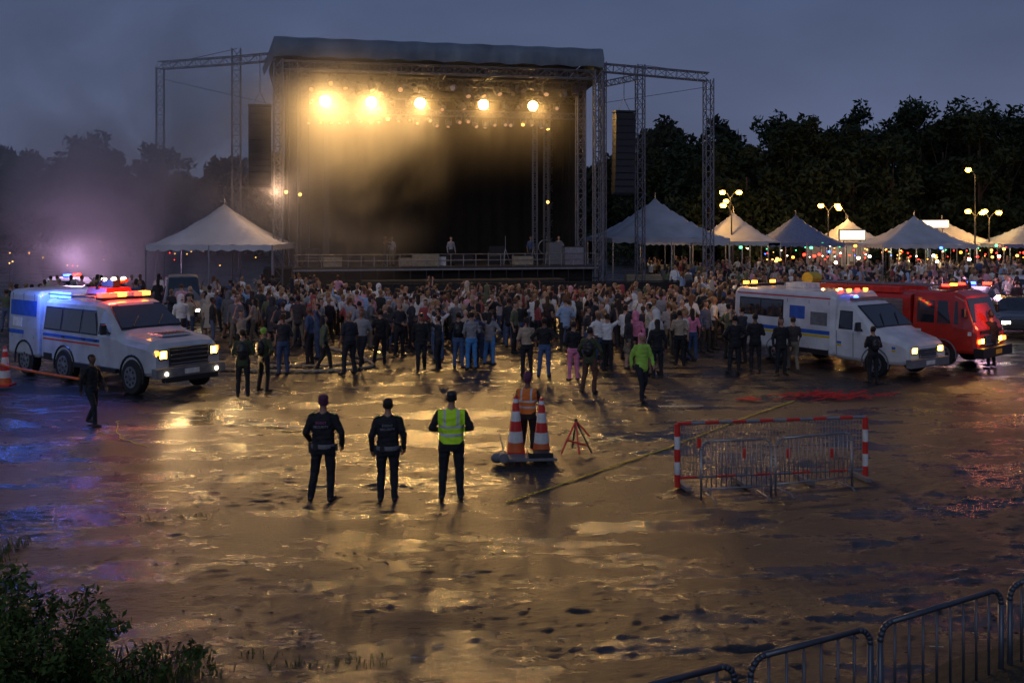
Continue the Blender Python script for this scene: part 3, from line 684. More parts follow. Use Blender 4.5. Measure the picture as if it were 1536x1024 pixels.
# ------------------------------------------------------------------ stage
stg=empty('concert_stage',(-4.1,60.1,0),math.radians(12.2))
b=MB()
b.box((.4,6,1.76),(18.6,12,.24),M_deck); b.box((.4,-.02,1.72),(18.6,.04,.1),M_steel)
for z in(.5,1.1): b.tube((-8.9,-.1,z),(9.7,-.1,z),.03,M_dsteel)
for k in range(20): b.tube((-8.9+k*.979,-.1,0),(-8.9+k*.979,-.1,1.65),.035,M_dsteel)
b.box((.4,.5,.83),(18.4,.03,1.6),M_drape)
b.box((-9.8,2,.9),(1.6,4,1.8),M_drape); b.box((1,-1.2,1.1),(12,1.6,.12),M_deck)
for k in range(13): b.tube((-5+k,-1.9,0),(-5+k,-1.9,1.05),.03,M_dsteel)
for k in range(26):
    x=-13+k*1.05; b.tube((x,-5,0),(x,-5,1.15),.03,M_dsteel); b.tube((x,-5,1.15),(x+1.05,-5,1.15),.03,M_dsteel); b.box((x+.52,-5,.6),(1.0,.02,1.0),M_dsteel)
b.obj('deck',stg)
b=MB()
for k in range(25): b.tube((-8.8+k*.77,.15,1.88),(-8.8+k*.77,.15,2.62),.025,M_steel)
for z in(2.25,2.62): b.tube((-8.8,.15,z),(9.7,.15,z),.025,M_steel)
b.obj('guard_rail',stg)
b=MB()
n=60
for (p0,p1) in(((-9.3,11.5),(9.6,11.5)),((-9.3,2.5),(-9.3,11.5)),((9.6,2.5),(9.6,11.5))):
    vs=[];fs=[]
    for i in range(n+1):
        t=i/n; x=p0[0]+(p1[0]-p0[0])*t; y=p0[1]+(p1[1]-p0[1])*t; w=.12*math.sin(i*1.9)
        if p0[1]==p1[1]: y+=w
        else: x+=w
        vs+= [(x,y,1.9),(x,y,13.6)]
    for i in range(n): fs.append((2*i,2*i+2,2*i+3,2*i+1))
    b.add(vs,fs,M_drape)
b.obj('backdrop_drapes',stg,smooth=True)
b=MB()
rows=[]
n=80
for j,(y,z) in enumerate(((-.25,14.15),(-.35,14.7),(-.1,15.3),(.4,15.45),(6,15.0),(12.6,13.9),(12.7,13.3))):
    row=[]
    for i in range(n+1):
        x=-10+20*i/n; sag=.05*math.sin(i*.8)+(.06*math.sin(i*2.1+j) if j<3 else 0)
        row.append((x,y+sag*.9,z+(sag*.6 if j in(2,3,4) else (.1*abs(math.sin(i*.393)) if j==0 else 0))))
    rows.append(row)
vs=[p for r_ in rows for p in r_]; fs=[(j*(n+1)+i,j*(n+1)+i+1,(j+1)*(n+1)+i+1,(j+1)*(n+1)+i) for j in range(len(rows)-1) for i in range(n)]
b.add(vs,fs,M_fabric)
for sx in(-1,1):
    b.add([(sx*10,-.2,14.2),(sx*10,.3,15.4),(sx*10,6,15),(sx*10,12.6,13.9),(sx*10,12.6,12.8),(sx*10.35,2,13.6)],[(0,1,2,3,4,5)],M_fabric)
b.add([(-10,-.25,14.15),(-10,-.1,15.3),(-10.7,1.6,13.7),(-10.6,1.6,13.3)],[(0,1,2,3)],M_fabric)
b.obj('roof_canopy',stg,smooth=True)
b=MB()
for x,y in((-9.75,.2),(-8.9,1.6),(-8.2,3.4),(9.75,.2),(9.2,2.2),(-9.6,11),(9.6,11)): truss(b,(x,y,0),(x,y,14.1),.5,.055)
for x,y in((-9.75,.2),(9.75,.2)): b.box((x,y,.25),(1.1,1.1,.5),M_dsteel)
for z,y,w in((13.75,.2,.5),(13.3,2.2,.45),(12.7,4.6,.45),(11.5,3.4,.35),(13.3,8,.4)): truss(b,(-9.6,y,z),(9.6,y,z),w,.04)
for x in(-6.5,-3,0,3,6.5): truss(b,(x,.2,13.7),(x,11,13.0),.35,.03)
for x,y in((-6.9,3.2),(6.6,4),(7.6,5)): truss(b,(x,y,1.9),(x,y,12),.28,.028)
truss(b,(-17,5.6,0),(-17,5.6,14.2),.45,.035); truss(b,(-12.25,2.5,0),(-12.25,2.5,15),.5,.04)
truss(b,(-17,5.6,14.3),(-12.2,2.5,14.3),.45,.035); truss(b,(-12.2,2.5,14.3),(-10,.8,14.3),.45,.035)
truss(b,(16.4,-1.5,0),(16.4,-1.5,13.5),.5,.04); truss(b,(13.55,3.1,0),(13.55,3.1,15),.5,.04); truss(b,(10,0,14.2),(16.4,-1.5,13.6),.5,.04); truss(b,(10.6,2,0),(10.6,2,14.9),.4,.035)
truss(b,(10,.4,13.2),(13.5,3.1,14.2),.35,.03)
for p0,p1 in(((-17,5.6,13.5),(-10,1,11.5)),((16.4,-1.5,13),(10,0,12)),((-12.2,2.5,15),(-17,5.6,14.3)),((13.5,3.1,15),(16.4,-1.5,13.8))): b.tube(p0,p1,.02,M_dsteel,n=4)
for x in(-9,-7,-5,-3,-1,1,3,5,7,9): b.tube((x,3.4,11.7),(x,3.4,13.6),.02,M_black,n=4)
for k in range(60):
    x=-8.5+R.random()*17; z=R.choice([13.1,12.6,11.4,10.6]); y=R.choice([2.2,3.4,4.6]); l=R.uniform(.5,1.6)
    b.poly([V((x+l*t,y,z-.35*math.sin(t*math.pi)*R.uniform(.8,1.2))) for t in(0,.2,.4,.6,.8,1)],.02,M_black,4)
b.obj('truss_towers',stg)
def can(b,x,y,z,em=None,s=1,tilt=.5,body=None):
    body=body or M_black
    b.box((x,y,z+.32*s),(.12*s,.12*s,.1*s),M_black)
    for sx in(-1,1): b.box((x+sx*.19*s,y,z+.12*s),(.03*s,.1*s,.36*s),body)
    d=V((R.uniform(-.4,.4),-math.cos(tilt),-math.sin(tilt))).normalized(); p=V((x,y,z))
    b.tube(p-d*.2*s,p+d*.22*s,.13*s,body,.17*s,10)
    b.tube(p+d*.2*s,p+d*.235*s,.11*s,em or M_chrome,n=12)
b=MB()
for i in range(21): can(b,-8.6+i*.87+R.uniform(-.2,.2),1.9,12.9+R.uniform(-.25,.15),E_lampf if R.random()<.5 else None,1.35,R.uniform(.2,1.3),M_fix)
for i in range(26):
    x=-7.9+i*.61+R.uniform(-.15,.15); can(b,x,3.1,10.95+R.uniform(-.2,.15),E_lampsm if R.random()<.12 else E_lampf,.95,R.uniform(.2,1.3),M_fix)
for i in range(16): can(b,-7.8+i*1.02,4.3,12.15,None,.9,R.uniform(.5,1.4),M_fix)
for i in range(14): can(b,-7.8+i*1.2+R.uniform(-.3,.3),3.1,11.95+R.uniform(-.2,.2),E_lampf if R.random()<.4 else M_chrome,1.0,R.uniform(.2,1.2),M_fix)
b.obj('lighting_fixtures',stg)
big=[-7.0,-4.15,-1.1,2.95,6.2]
b=MB()
for x in big:
    z=12.05; b.lathe([(.22,.35),(.36,.02),(.38,-.1)],M_black,'Y',(x,3.0,z),16); b.ell((x,2.9,z),(.31,.08,.31),E_lamp,16,8)
    b.box((x,3.1,z+.5),(.8,.06,.06),M_black)
b.obj('flood_lamps',stg)
for x in big:
    light('flood_light','SPOT',(x,2.6,12.05),4600,(1,.56,.18),stg,.35,aim=(x*.85+1,-24,0),size=1.75,blend=.9)
def pa(x,y,z0,z1):
    b=MB(); k=12; hgt=(z1-z0)/k
    for i in range(k):
        z=z1-hgt*(i+.5); t=(i/k)**2*.35
        b.box((x,y+t*.8,z),(1.25,.75,hgt*.94),M_black,rot=(-t*.6,0,0)); b.box((x,y-.385+t*.8,z),(1.1,.02,hgt*.7),M_black,rot=(-t*.6,0,0))
    b.box((x,y,z1+.1),(1.3,.8,.1),M_dsteel)
    for sx in(-.4,.4): b.tube((x+sx,y,z1+.1),(x,y,z1+.9),.025,M_steel)
    b.tube((x,y,z1+.9),(x,y,14.2),.02,M_black); b.obj('speaker_array',stg)
pa(-10.75,-.9,6.6,11.1); pa(10.85,-1.6,6.3,11.2)
b=MB()
for x,y,w,d,h_,m_ in((-6.6,1,1.1,.8,.6,M_case),(-2.2,1.2,.8,.7,.5,M_case),(-1.0,1,1.6,.8,.7,M_case),(-.1,1.2,.7,.6,.55,M_whp),(5.2,1.5,1.2,.8,.55,M_case),(7.3,1.6,.9,.8,1.4,M_grey),(8.3,.9,1.2,.8,1.1,M_steel),(-3.6,4,2,2,.5,M_black),(1,5,3,2,.5,M_black),(3.8,3,1,.6,1.1,M_black),(-7.8,2,.8,.8,1.0,M_black)):
    b.box((x,y,1.9+h_/2),(w,d,h_),m_); b.box((x,y-d/2-.01,1.9+h_*.5),(w*.96,.02,.03),M_steel); b.box((x,y,1.91+h_),(w*1.02,d*1.02,.03),M_dsteel)
for x in(4.2,6.0,6.9): 
    for a in(0,2.1,4.2): b.tube((x,2,2.9),(x+math.cos(a)*.35,2+math.sin(a)*.35,1.9),.02,M_steel)
    b.tube((x,2,2.8),(x,2,3.7),.02,M_steel)
for a in range(16): b.tube((6.7+math.cos(a*.3927)*.45,1.6,3.0+math.sin(a*.3927)*.45),(6.7+math.cos((a+1)*.3927)*.45,1.6,3.0+math.sin((a+1)*.3927)*.45),.03,M_steel)
b.obj('stage_equipment',stg)
for i,(x,y,t_) in enumerate(((-3.4,1.4,4),(-3.0,1.6,0),(.7,1.8,8),(5.9,2.2,0),(7.8,2.4,5))):
    o=bpy.data.objects.new('stage_crew_member',templ[t_]); COL.objects.link(o); o.parent=stg; o.location=(x,y,1.89); o.rotation_euler=(0,0,R.uniform(-.6,.6))
b=MB()
for x,y,z in((-9.3,.0,6.3),(-8.5,1.3,6.2),(7.6,4.8,5.9),(-5.0,3.2,11.2)): b.ell((x,y-.3,z),(.1,.08,.1),E_lampsm); b.box((x,y-.15,z),(.2,.16,.2),M_black)
b.obj('tower_work_lights',stg)
light('work_light','POINT',(-9.9,-1.0,6.3),190,(1,.6,.35),stg,.3)

# ------------------------------------------------------------------ tents
def tent(name,x,y,w,d,eave,apex,m_,rz=0,walls=False,glow=0,gcol=(1,.7,.4)):
    e=empty(name,(x,y,0),math.radians(rz)); b=MB(); n=16; vs=[];fs=[]
    for j in range(n+1):
        for i in range(n+1):
            u=2*i/n-1;v=2*j/n-1; r=max(abs(u),abs(v)); z=eave+(apex-eave)*((1-r)**1.35)+.03*math.sin(i*3+j)
            vs.append((u*w/2,v*d/2,z))
    for j in range(n):
        for i in range(n): fs.append((j*(n+1)+i,j*(n+1)+i+1,(j+1)*(n+1)+i+1,(j+1)*(n+1)+i))
    b.add(vs,fs,m_)
    k=10
    for (a,c) in(((-1,-1),(1,-1)),((1,-1),(1,1)),((1,1),(-1,1)),((-1,1),(-1,-1))):
        for i in range(k):
            p=[V(((a[0]+(c[0]-a[0])*t)*w/2,(a[1]+(c[1]-a[1])*t)*d/2,eave)) for t in(i/k,(i+1)/k)]
            mid=(p[0]+p[1])/2; b.add([p[0],p[1],p[1]-V((0,0,.25)),mid-V((0,0,.36)),p[0]-V((0,0,.25))],[(0,1,2,3,4)],m_)
    b.obj('canopy',e,smooth=True); b=MB()
    for sx in(-1,0,1):
        for sy in(-1,1): b.tube((sx*w/2*.99,sy*d/2*.99,0),(sx*w/2*.99,sy*d/2*.99,eave),.05,M_steel)
    b.tube((0,0,apex-.1),(0,0,apex+.35),.03,M_steel)
    if walls: b.box((0,d/2*.97,eave/2),(w*.98,.03,eave),m_); b.box((-w/2*.97,0,eave/2),(.03,d*.95,eave),m_)
    b.box((0,-d/2*.7,.5),(w*.7,.6,1),M_case); b.obj('poles_and_counter',e)
    if glow: light('tent_light','POINT',(0,-d*.1,eave-.4),glow,gcol,e,.3)
M_tentg=mat('grey_tent_canvas',(.55,.56,.6),.7,bump=.4,bscale=1.5,var=.15,nscale=.7)
tent('large_marquee',10.2,71,8.2,8,3.5,6.3,M_tentw,rz=8,glow=40); tent('marquee_tent',-16.6,57.5,7.0,6,3.3,5.6,M_tentg)
tent('marquee_tent',17.8,80,6,6,3.1,5.4,M_tentw,glow=60); tent('blue_marquee_tent',22.8,80,6,6,3.0,5.2,M_tentb,glow=70,gcol=(1,.3,.2)); tent('marquee_tent',29,86,5.5,5.5,2.9,4.9,M_tentw,walls=True,glow=150)
tent('marquee_tent',31.5,78,7.2,6,2.9,5.1,M_tentw,glow=300); tent('marquee_tent',38,88,7,6,2.9,4.9,M_tentw,glow=220,gcol=(.6,1,.6)); tent('marquee_tent',13.6,86,5,5,3,5.2,M_tentw,glow=40); tent('marquee_tent',43.5,84,7,6,2.8,4.6,M_tentb,glow=120)
b=MB(); b.box((27.7,81,3.55),(2.0,.15,.75),E_panel); b.box((27.7,81.1,3.55),(2.2,.1,.95),M_black); b.tube((27.0,81.1,0),(27.0,81.1,3.2),.05,M_steel); b.tube((28.4,81.1,0),(28.4,81.1,3.2),.05,M_steel); b.obj('glowing_panel')
b=MB(); b.box((35.6,84,4.45),(2.4,.15,.6),E_panel); b.box((35.6,84.12,4.45),(2.55,.1,.75),M_black); b.tube((35,84.2,0),(35,84.2,4.6),.06,M_steel); b.tube((36.4,84.2,0),(36.4,84.2,4.6),.06,M_steel); b.obj('glowing_panel')  # emissive board on added poles, standing in for a lit tent roof piece
b=MB()
for i in range(170):
    x=17+29*R.random()**.8; y=R.uniform(66,84); z=R.uniform(1.7,2.9)
    r=R.choice([.04,.05,.06,.12]); b.ell((x,y,z),(r,r,r),R.choice([E_red,E_red,E_white,E_green,E_amber,E_white,E_lampsm,E_lampsm,E_red,E_blue]),6,4); b.tube((x,y,z),(x,y,0),.015,M_black,n=4)
b.obj('stall_lights')
def street_lamp(x,y,h,arms=1,e=260,m_=E_sodium):
    p=empty('street_lamp',(x,y,0)); b=MB(); b.tube((0,0,0),(0,0,h-.5),.1,M_dsteel,.05,8); b.tube((0,0,0),(0,0,.6),.15,M_dsteel,.13,8)
    for k in range(arms):
        sx=(-1,1)[k]; b.poly([V((0,0,h-.6)),V((sx*.3,-.1,h-.15)),V((sx*.6,-.2,h))],.035,M_dsteel); b.box((sx*.7,-.22,h+.08),(.5,.26,.1),M_dsteel); b.ell((sx*.7,-.24,h-.1),(.25,.2,.2),m_,10,6)
        light('lamp_light','POINT',(sx*.7,-.6,h-.35),e,(1,.5,.14),p,.15)
    b.obj('pole_and_lamps',p)
for x,y,h_,a in((17.2,78,6.0,1),(18.4,84,7.2,2),(27,85,6.1,2),(29.2,87,5.9,1),(40,86,9.2,1),(38.6,83,5.6,2),(40.5,84.5,5.5,2),(20,90,6.6,1)): street_lamp(x,y,h_,a)
b=MB()
for i in range(26):
    x=-13-R.random()*28; y=62+R.random()*30; z=R.uniform(1,3.2); r=.05; b.ell((x,y,z),(r,r,r),R.choice([E_amber,E_lampsm,E_red,E_lampsm]),6,4); b.tube((x,y,z-.1),(x,y,0),.02,M_black,n=4)
b.obj('path_marker_lights')

# ------------------------------------------------------------------ trees
def foliage_mesh(name,blobs,mt,trunk=None,leafs=(.3,.6)):
    Cs=[];Ss=[]
    for cx,cy,cz,rx,ry,rz,n in blobs:
        d=NR.normal(size=(n,3)); d/=np.linalg.norm(d,axis=1)[:,None]; rad=NR.random(n)**.45
        Cs.append(np.array([cx,cy,cz])+d*rad[:,None]*np.array([rx,ry,rz])); Ss.append(NR.uniform(leafs[0],leafs[1],n))
    C=np.concatenate(Cs);S=np.concatenate(Ss);n=len(C)
    a=NR.normal(size=(n,3)); a/=np.linalg.norm(a,axis=1)[:,None]; c=np.cross(a,NR.normal(size=(n,3))); c/=np.linalg.norm(c,axis=1)[:,None]
    a*=S[:,None]; c*=S[:,None]*.45
    vv=np.stack([C-a,C+c*.9,C+a,C-c],1).reshape(-1,3)
    tb=trunk or MB(); tv=np.array(tb.v).reshape(-1,3); nf=len(tb.f)
    me=bpy.data.meshes.new(name)
    fs=[(4*i,4*i+1,4*i+2,4*i+3) for i in range(n)]+[tuple(4*n+k for k in f) for f in tb.f]
    me.from_pydata(np.concatenate([vv,tv]).tolist() if len(tv) else vv.tolist(),[],fs)
    me.materials.append(mt); me.materials.append(M_bark); me.polygons.foreach_set('material_index',[0]*n+[1]*nf); me.update()
    o=bpy.data.objects.new(name,me); COL.objects.link(o); return o
M_bark=mat('bark',(.05,.035,.025),.9,bump=.8,bscale=8)
def leafmat(name,c0,c1,sc):
    m=mat(name,c0,.7,nscale=sc,spec=.2); r=[n for n in m.node_tree.nodes if n.type=='VALTORGB'][0]; r.color_ramp.elements[0].color=(*c0,1); r.color_ramp.elements[1].color=(*c1,1); return m
M_leaf=leafmat('tree_foliage',(.01,.018,.008),(.034,.05,.022),.35); M_leaff=leafmat('far_foliage',(.01,.016,.009),(.026,.034,.022),.25); M_bush=leafmat('bush_foliage',(.025,.055,.01),(.1,.15,.035),5)
def tree_blobs(x,y,h,r,tb,dens=1.0):
    bl=[]; tb.tube((x,y,0),(x+R.uniform(-.4,.4),y,h*.75),.28,M_bark,.08,7)
    k=int(15*dens)
    for i in range(k):
        t=R.uniform(.15,1); a=R.uniform(0,6.28); prof=math.sin(min(1,(1.08-t)*1.5)*math.pi/2)
        rr=r*prof*R.uniform(.2,.95); q=(x+math.cos(a)*rr,y+math.sin(a)*rr*.8,h*t*.93)
        s=r*R.uniform(.26,.46)*(1.15-.4*t); bl.append((*q,s*1.15,s*1.1,s*.85,int(150*dens)))
        tb.tube((x,y,h*t*.6),q,.07,M_bark,.02,4,False)
    bl.append((x,y,h*.95,r*.28,r*.28,h*.07,60))
    for i in range(3): bl.append((x+R.uniform(-r,r),y-R.uniform(0,4),R.uniform(.8,3.5),2.2,1.6,1.8,110))
    return bl
tb=MB(); bl=[]
def top_h(x):
    for a,c in((22,12.6),(24,13.2),(27,13.2),(29,15.2),(33,16.2),(36,15.1),(39,14.8),(42,15.2),(45,16.8),(49,17.6),(54,17.2),(140,17)):
        if x<=a: return c
    return 17
for k in range(66):
    y=R.uniform(98,122); x=(14.2+k*.8+R.uniform(-.5,.5))*y/100*1.0; h_=top_h(x)*R.uniform(.92,1.05)*(y/108)
    bl+=tree_blobs(x,y,h_,R.uniform(3.8,5.4),tb)
foliage_mesh('treeline',bl,M_leaf,tb,(.22,.5))
tb=MB(); bl=[]
for k in range(62):
    y=R.uniform(135,165); x=-100+k*2.2+R.uniform(-1,1); hh=15.5+3.5*noise.noise(V((x*.06,0,9)))*2+R.uniform(-1.5,1); hh*= .8+.2*min(1,(x+100)/50)
    bl+=tree_blobs(x,y,hh,R.uniform(5.5,7.5),tb,.8)
foliage_mesh('treeline',bl,M_leaff,tb,(.35,.8))
hv=[];hf=[];nxh=80
for j in range(12):
    for i in range(nxh+1):
        x=-260+i*6.5; y=165+j*22; t=j/11; z=(math.sin(t*math.pi/2))*(20+6*noise.noise(V((x*.012,0,0))))+1.5*noise.noise(V((x*.08,y*.08,0)))-.5
        hv.append((x,y,z))
for j in range(11):
    for i in range(nxh): hf.append((j*(nxh+1)+i,j*(nxh+1)+i+1,(j+1)*(nxh+1)+i+1,(j+1)*(nxh+1)+i))
me=bpy.data.meshes.new('hill'); me.from_pydata(hv,[],hf); me.materials.append(mat('hill_grass',(.03,.04,.02),.9,nscale=.1,bump=1,bscale=.4)); COL.objects.link(bpy.data.objects.new('hill',me))
bl=[];tb=MB()
for i in range(85):
    x=-4.75+R.gauss(0,.62); y=9.3+R.gauss(0,.6); z=R.uniform(.1,1.05)*max(.2,1-abs(x+5.0)/1.7)
    bl.append((x,y,z,.2,.2,.16,130)); tb.tube((x*.6-4.75*.4,y*.7+9.3*.3,0),(x,y,z+.15),.01,M_bark,.004,4)
for i in range(40):
    x=-5.0+R.gauss(0,.8); y=9.4+R.gauss(0,.5); z=max(.15,.95-abs(x+5.0)/1.8); q=V((x+R.uniform(-.1,.1),y,z*.9+R.uniform(.05,.25))); tb.tube((x,y,z*.5),q,.006,M_bark,.003,4)
    for t in(.5,.65,.8,.95): p=V((x,y,z*.5)).lerp(q,t); bl.append((p.x,p.y,p.z,.05,.05,.03,7))
foliage_mesh('bush',bl,M_bush,tb,(.02,.048))
M_grass=leafmat('grass_blades',(.02,.04,.01),(.09,.13,.03),3)
b=MB()
def tuft(x,y,n,h,sp):
    for i in range(n):
        px_,py_=x+R.gauss(0,sp),y+R.gauss(0,sp*.6); a=R.uniform(0,6.28); l=h*R.uniform(.5,1.2); w=.005+h*.01; dx,dy=math.cos(a)*l*.5,math.sin(a)*l*.5
        b.add([(px_-w,py_,-.02),(px_+w,py_,-.02),(px_+dx*.4+w*.7,py_+dy*.4,l*.6),(px_+dx,py_+dy,l),(px_+dx*.4-w*.7,py_+dy*.4,l*.6)],[(0,1,2,3,4)],M_grass)
for i in range(40): tuft(R.uniform(-5.2,-3.1),R.uniform(8.5,10.3),30,.14,.2)
for i in range(8): tuft(-7.1+R.gauss(0,.2),13.2+R.gauss(0,.4),20,.14,.1)
for x,y in((-2.0,10.1),(-1.7,10.2),(-1.4,10.15),(-2.3,10.0),(-2.6,10.3),(-3,9.9),(-5.4,15),(-5.0,15.1),(-4.7,15.2)): tuft(x,y,16,.05,.14)
b.obj('grass_tufts')
vv=[];ff=[]
for j in range(30):
    for i in range(50):
        x=1.2+i*.14; t=j/29; y0=7.0+(x-1.2)*.6; y=y0-1.6+t*2.8; z=.42*math.sin(t*math.pi)*min(1,(x-1.2)/2.5)+.06*noise.noise(V((x*2,y*2,0)))+.03*noise.noise(V((x*7,y*7,0)))-.03
        vv.append((x,y,z))
for j in range(29):
    for i in range(49): ff.append((j*50+i,j*50+i+1,(j+1)*50+i+1,(j+1)*50+i))
me=bpy.data.meshes.new('grass_verge'); me.from_pydata(vv,[],ff); me.polygons.foreach_set('use_smooth',[True]*len(ff)); me.materials.append(mat('verge_soil',(.02,.02,.013),.85,bump=1,bscale=25)); COL.objects.link(bpy.data.objects.new('grass_verge',me))

# ------------------------------------------------------------------ barriers
def barrier(name,p0,p1,z0,hgt,mt,r=.02,gap=.11,feet=True,rc=.14,br=.42):
    p0=V((*p0,0));p1=V((*p1,0));d=p1-p0;Ln=d.length;ang=math.atan2(d.y,d.x); e=empty(name,(p0.x,p0.y,z0),ang); b=MB()
    pts=[V((0,0,0)),V((0,0,hgt-rc))]+[V((rc-rc*math.cos(t),0,hgt-rc+rc*math.sin(t))) for t in np.linspace(.3,1.57,5)]
    pts+=[V((Ln-q.x,0,q.z)) for q in pts[::-1]]
    b.poly(pts,r,mt,8); b.tube((0,0,.18),(Ln,0,.18),r*.8,mt,n=8)
    k=int(Ln/gap)
    for i in range(1,k): 
        x=Ln*i/k; zt=hgt-r if rc<x<Ln-rc else hgt-rc*.35
        b.tube((x,0,.18),(x,0,zt),r*br,mt,n=6)
    b.obj('frame',e,smooth=True)
    if feet:
        b=MB()
        for x in(.15,Ln-.15): b.poly([V((x,-.28,.01)),V((x,-.2,.06)),V((x,.2,.06)),V((x,.28,.01))],r*.8,mt); b.tube((x,0,.05),(x,0,.18),r*.8,mt)
        b.obj('feet',e)
    return e
M_bar=mat('dark_galvanised',(.09,.105,.13),.35,.6)
for p0,p1 in(((.35,6.9),(1.70,7.6)),((1.84,7.68),(2.98,8.28)),((3.08,8.33),(4.5,9.16)),((4.62,9.24),(6.1,10.05)),((6.2,10.1),(7.7,10.9))): barrier('crowd_barrier',p0,p1,.0,1.1,M_bar,.026,.165,br=.5)
barrier('crowd_barrier',(3.05,16.05),(4.23,16.25),0,.95,M_steel,.018,.085); barrier('crowd_barrier',(4.33,16.35),(5.75,16.85),0,.93,M_steel,.018,.085)
e=empty('red_white_barrier',(2.80,16.87,0),math.atan2(.6,3.4)); b=MB(); Ln=3.45; H_=1.07
def rw(a,c,r,k,first=0,m2_=M_whp):
    a=V(a);c=V(c)
    for i in range(k): b.tube(a.lerp(c,i/k),a.lerp(c,(i+1)/k),r,M_redp if (i+first)%2==0 else m2_,n=10)
rw((0,0,0),(0,0,H_),.05,5); rw((Ln,0,0),(Ln,0,H_),.05,5); rw((0,0,H_),(Ln,0,H_),.028,14,0,M_steel); rw((0,0,.15),(Ln,0,.15),.02,10,0,M_steel)
for i in range(1,60): b.tube((Ln*i/60,0,.15),(Ln*i/60,0,H_),.005,M_steel,n=4)
for i in range(1,7): b.tube((0,0,.15+i*.13),(Ln,0,.15+i*.13),.005,M_steel,n=4)
for x in(.1,1.15,2.3,Ln-.1): b.box((x,0,.03),(.1,.6,.06),M_grey)
for x in(.38,1.2,2.0,2.8): b.box((x,-.03,R.uniform(.35,.8)),(.07,.01,.16),M_redp)
b.obj('frame',e)
def cone(x,y,h):
    b=MB(); st_=[(.17,.05,M_orange),(.145,.22,M_whp),(.125,.42,M_redp),(.1,.6,M_whp),(.08,.78,M_redp),(.06,.93,M_whp),(.048,1.0,M_redp),(.03,1.06,M_redp)]
    b.box((0,0,.03),(.42,.42,.06),M_redp)
    for (r0,z0,m0),(r1,z1,_) in zip(st_[:-1],st_[1:]): b.lathe([(r0,z0*h),(r1,z1*h)],m0,'Z',n=20)
    b.obj('traffic_cone',loc=(x,y,.08),smooth=False,bevel=.004)
cone(.07,18.95,1.05); cone(.56,18.9,1.02)
b=MB(); b.box((.3,0,.1),(1.0,.55,.05),M_grey); b.box((.5,-.1,.17),(.45,.3,.1),M_dsteel); b.lathe([(.09,-.15),(.09,.15)],M_grey,'Y',(-.2,-.15,.15),14)
for x in(-.05,.65):
    for y in(-.25,.25): b.lathe([(.06,-.02),(.06,.02)],M_rubber,'Y',(x,y,.06),12)
b.tube((-.15,.2,.1),(-.25,.2,.55),.015,M_steel); b.ell((-.3,-.1,.12),(.13,.12,.1),M_grey); b.obj('equipment_cart',loc=(0.02,18.6,0),rz=.1,bevel=.008)
b=MB()
for p0,p1,m_ in(((-.25,-.2,0),(.05,0,.6),M_redp),((.35,-.1,0),(.05,0,.6),M_black),((0,.3,0),(.05,0,.6),M_black),((-.15,-.1,.25),(.3,-.05,.12),M_redp),((.05,0,.6),(.32,.0,.3),M_redp),((.1,-.25,0),(.05,0,.6),M_redp)): b.tube(p0,p1,.018,m_)
b.box((.05,0,.62),(.06,.06,.06),M_black); b.obj('folding_tripod',loc=(1.2,19.5,0))
cone(-13.7,26.9,1.0)
def line(name,pts,r,mt,sub=8,wob=.05,smooth=True,z=None):
    b=MB(); P_=[V((*p,0)) if len(p)==2 else V(p) for p in pts]; out=[]
    for i in range(len(P_)-1):
        a=P_[max(0,i-1)];c=P_[i];d=P_[i+1];e_=P_[min(len(P_)-1,i+2)]
        for k in range(sub):
            t=k/sub; q=.5*((2*c)+(-a+d)*t+(2*a-5*c+4*d-e_)*t*t+(-a+3*c-3*d+e_)*t**3); q+=V((R.uniform(-wob,wob),R.uniform(-wob,wob),0)) 
            if len(pts[0])==2: q.z=gh(q.x,q.y)+r*.8+.01
            out.append(q)
    b.poly(out,r,mt,5); return b.obj(name,smooth=True)
line('yellow_rope',[(-.1,15.9),(1.3,17.6),(3.25,20),(5,22.4),(7.2,25.2)],.012,M_yrope,14,.012)
line('yellow_rope',[(-8.9,22.5),(-8.3,21),(-7.2,19.8)],.008,M_yrope)
line('fire_hose',[(-14,44),(-10,40.5),(-6.3,35.2),(-4.5,31.8),(-4.7,30.3),(-6.7,29.8),(-9,30.3)],.05,M_hose,10,.01)
line('fire_hose',[(-5.3,36.5),(-4.2,33.6),(-5.5,31.3),(-8,31)],.04,M_hose,10,.01)
line('barrier_tape',[(-16.5,29.6,.7),(-12.9,25.6,.78),(-9.4,22.1,.98)],.035,M_orange,6,.0)
b=MB()
for k in range(110):
    x=8+R.gauss(0,.75); y=25.6+R.gauss(0,.28); a=R.uniform(-.6,.6); l=R.uniform(.1,.4); b.tube((x,y,.04),(x+l*math.cos(a),y+l*math.sin(a),.04+R.uniform(0,.07)),.012,M_redp,n=4)
for k in range(14):
    x=5.9+R.gauss(0,.2); y=25.2+R.gauss(0,.1); b.tube((x,y,.03),(x+.2,y+R.uniform(-.1,.1),.04),.015,M_redp,n=4)
b.obj('plastic_fence_netting')
b=MB()
for k in range(260):
    y=R.uniform(9,30); x=R.uniform(-.5,.5)*y; a=R.uniform(-.5,.5); l=R.uniform(.04,.22); b.tube((x,y,gh(x,y)+.01),(x+l*math.cos(a),y+l*math.sin(a),gh(x,y)+.02),.005,R.choice([M_mark,M_bark,M_bark,M_bark]),n=4)
b.obj('litter_and_twigs')

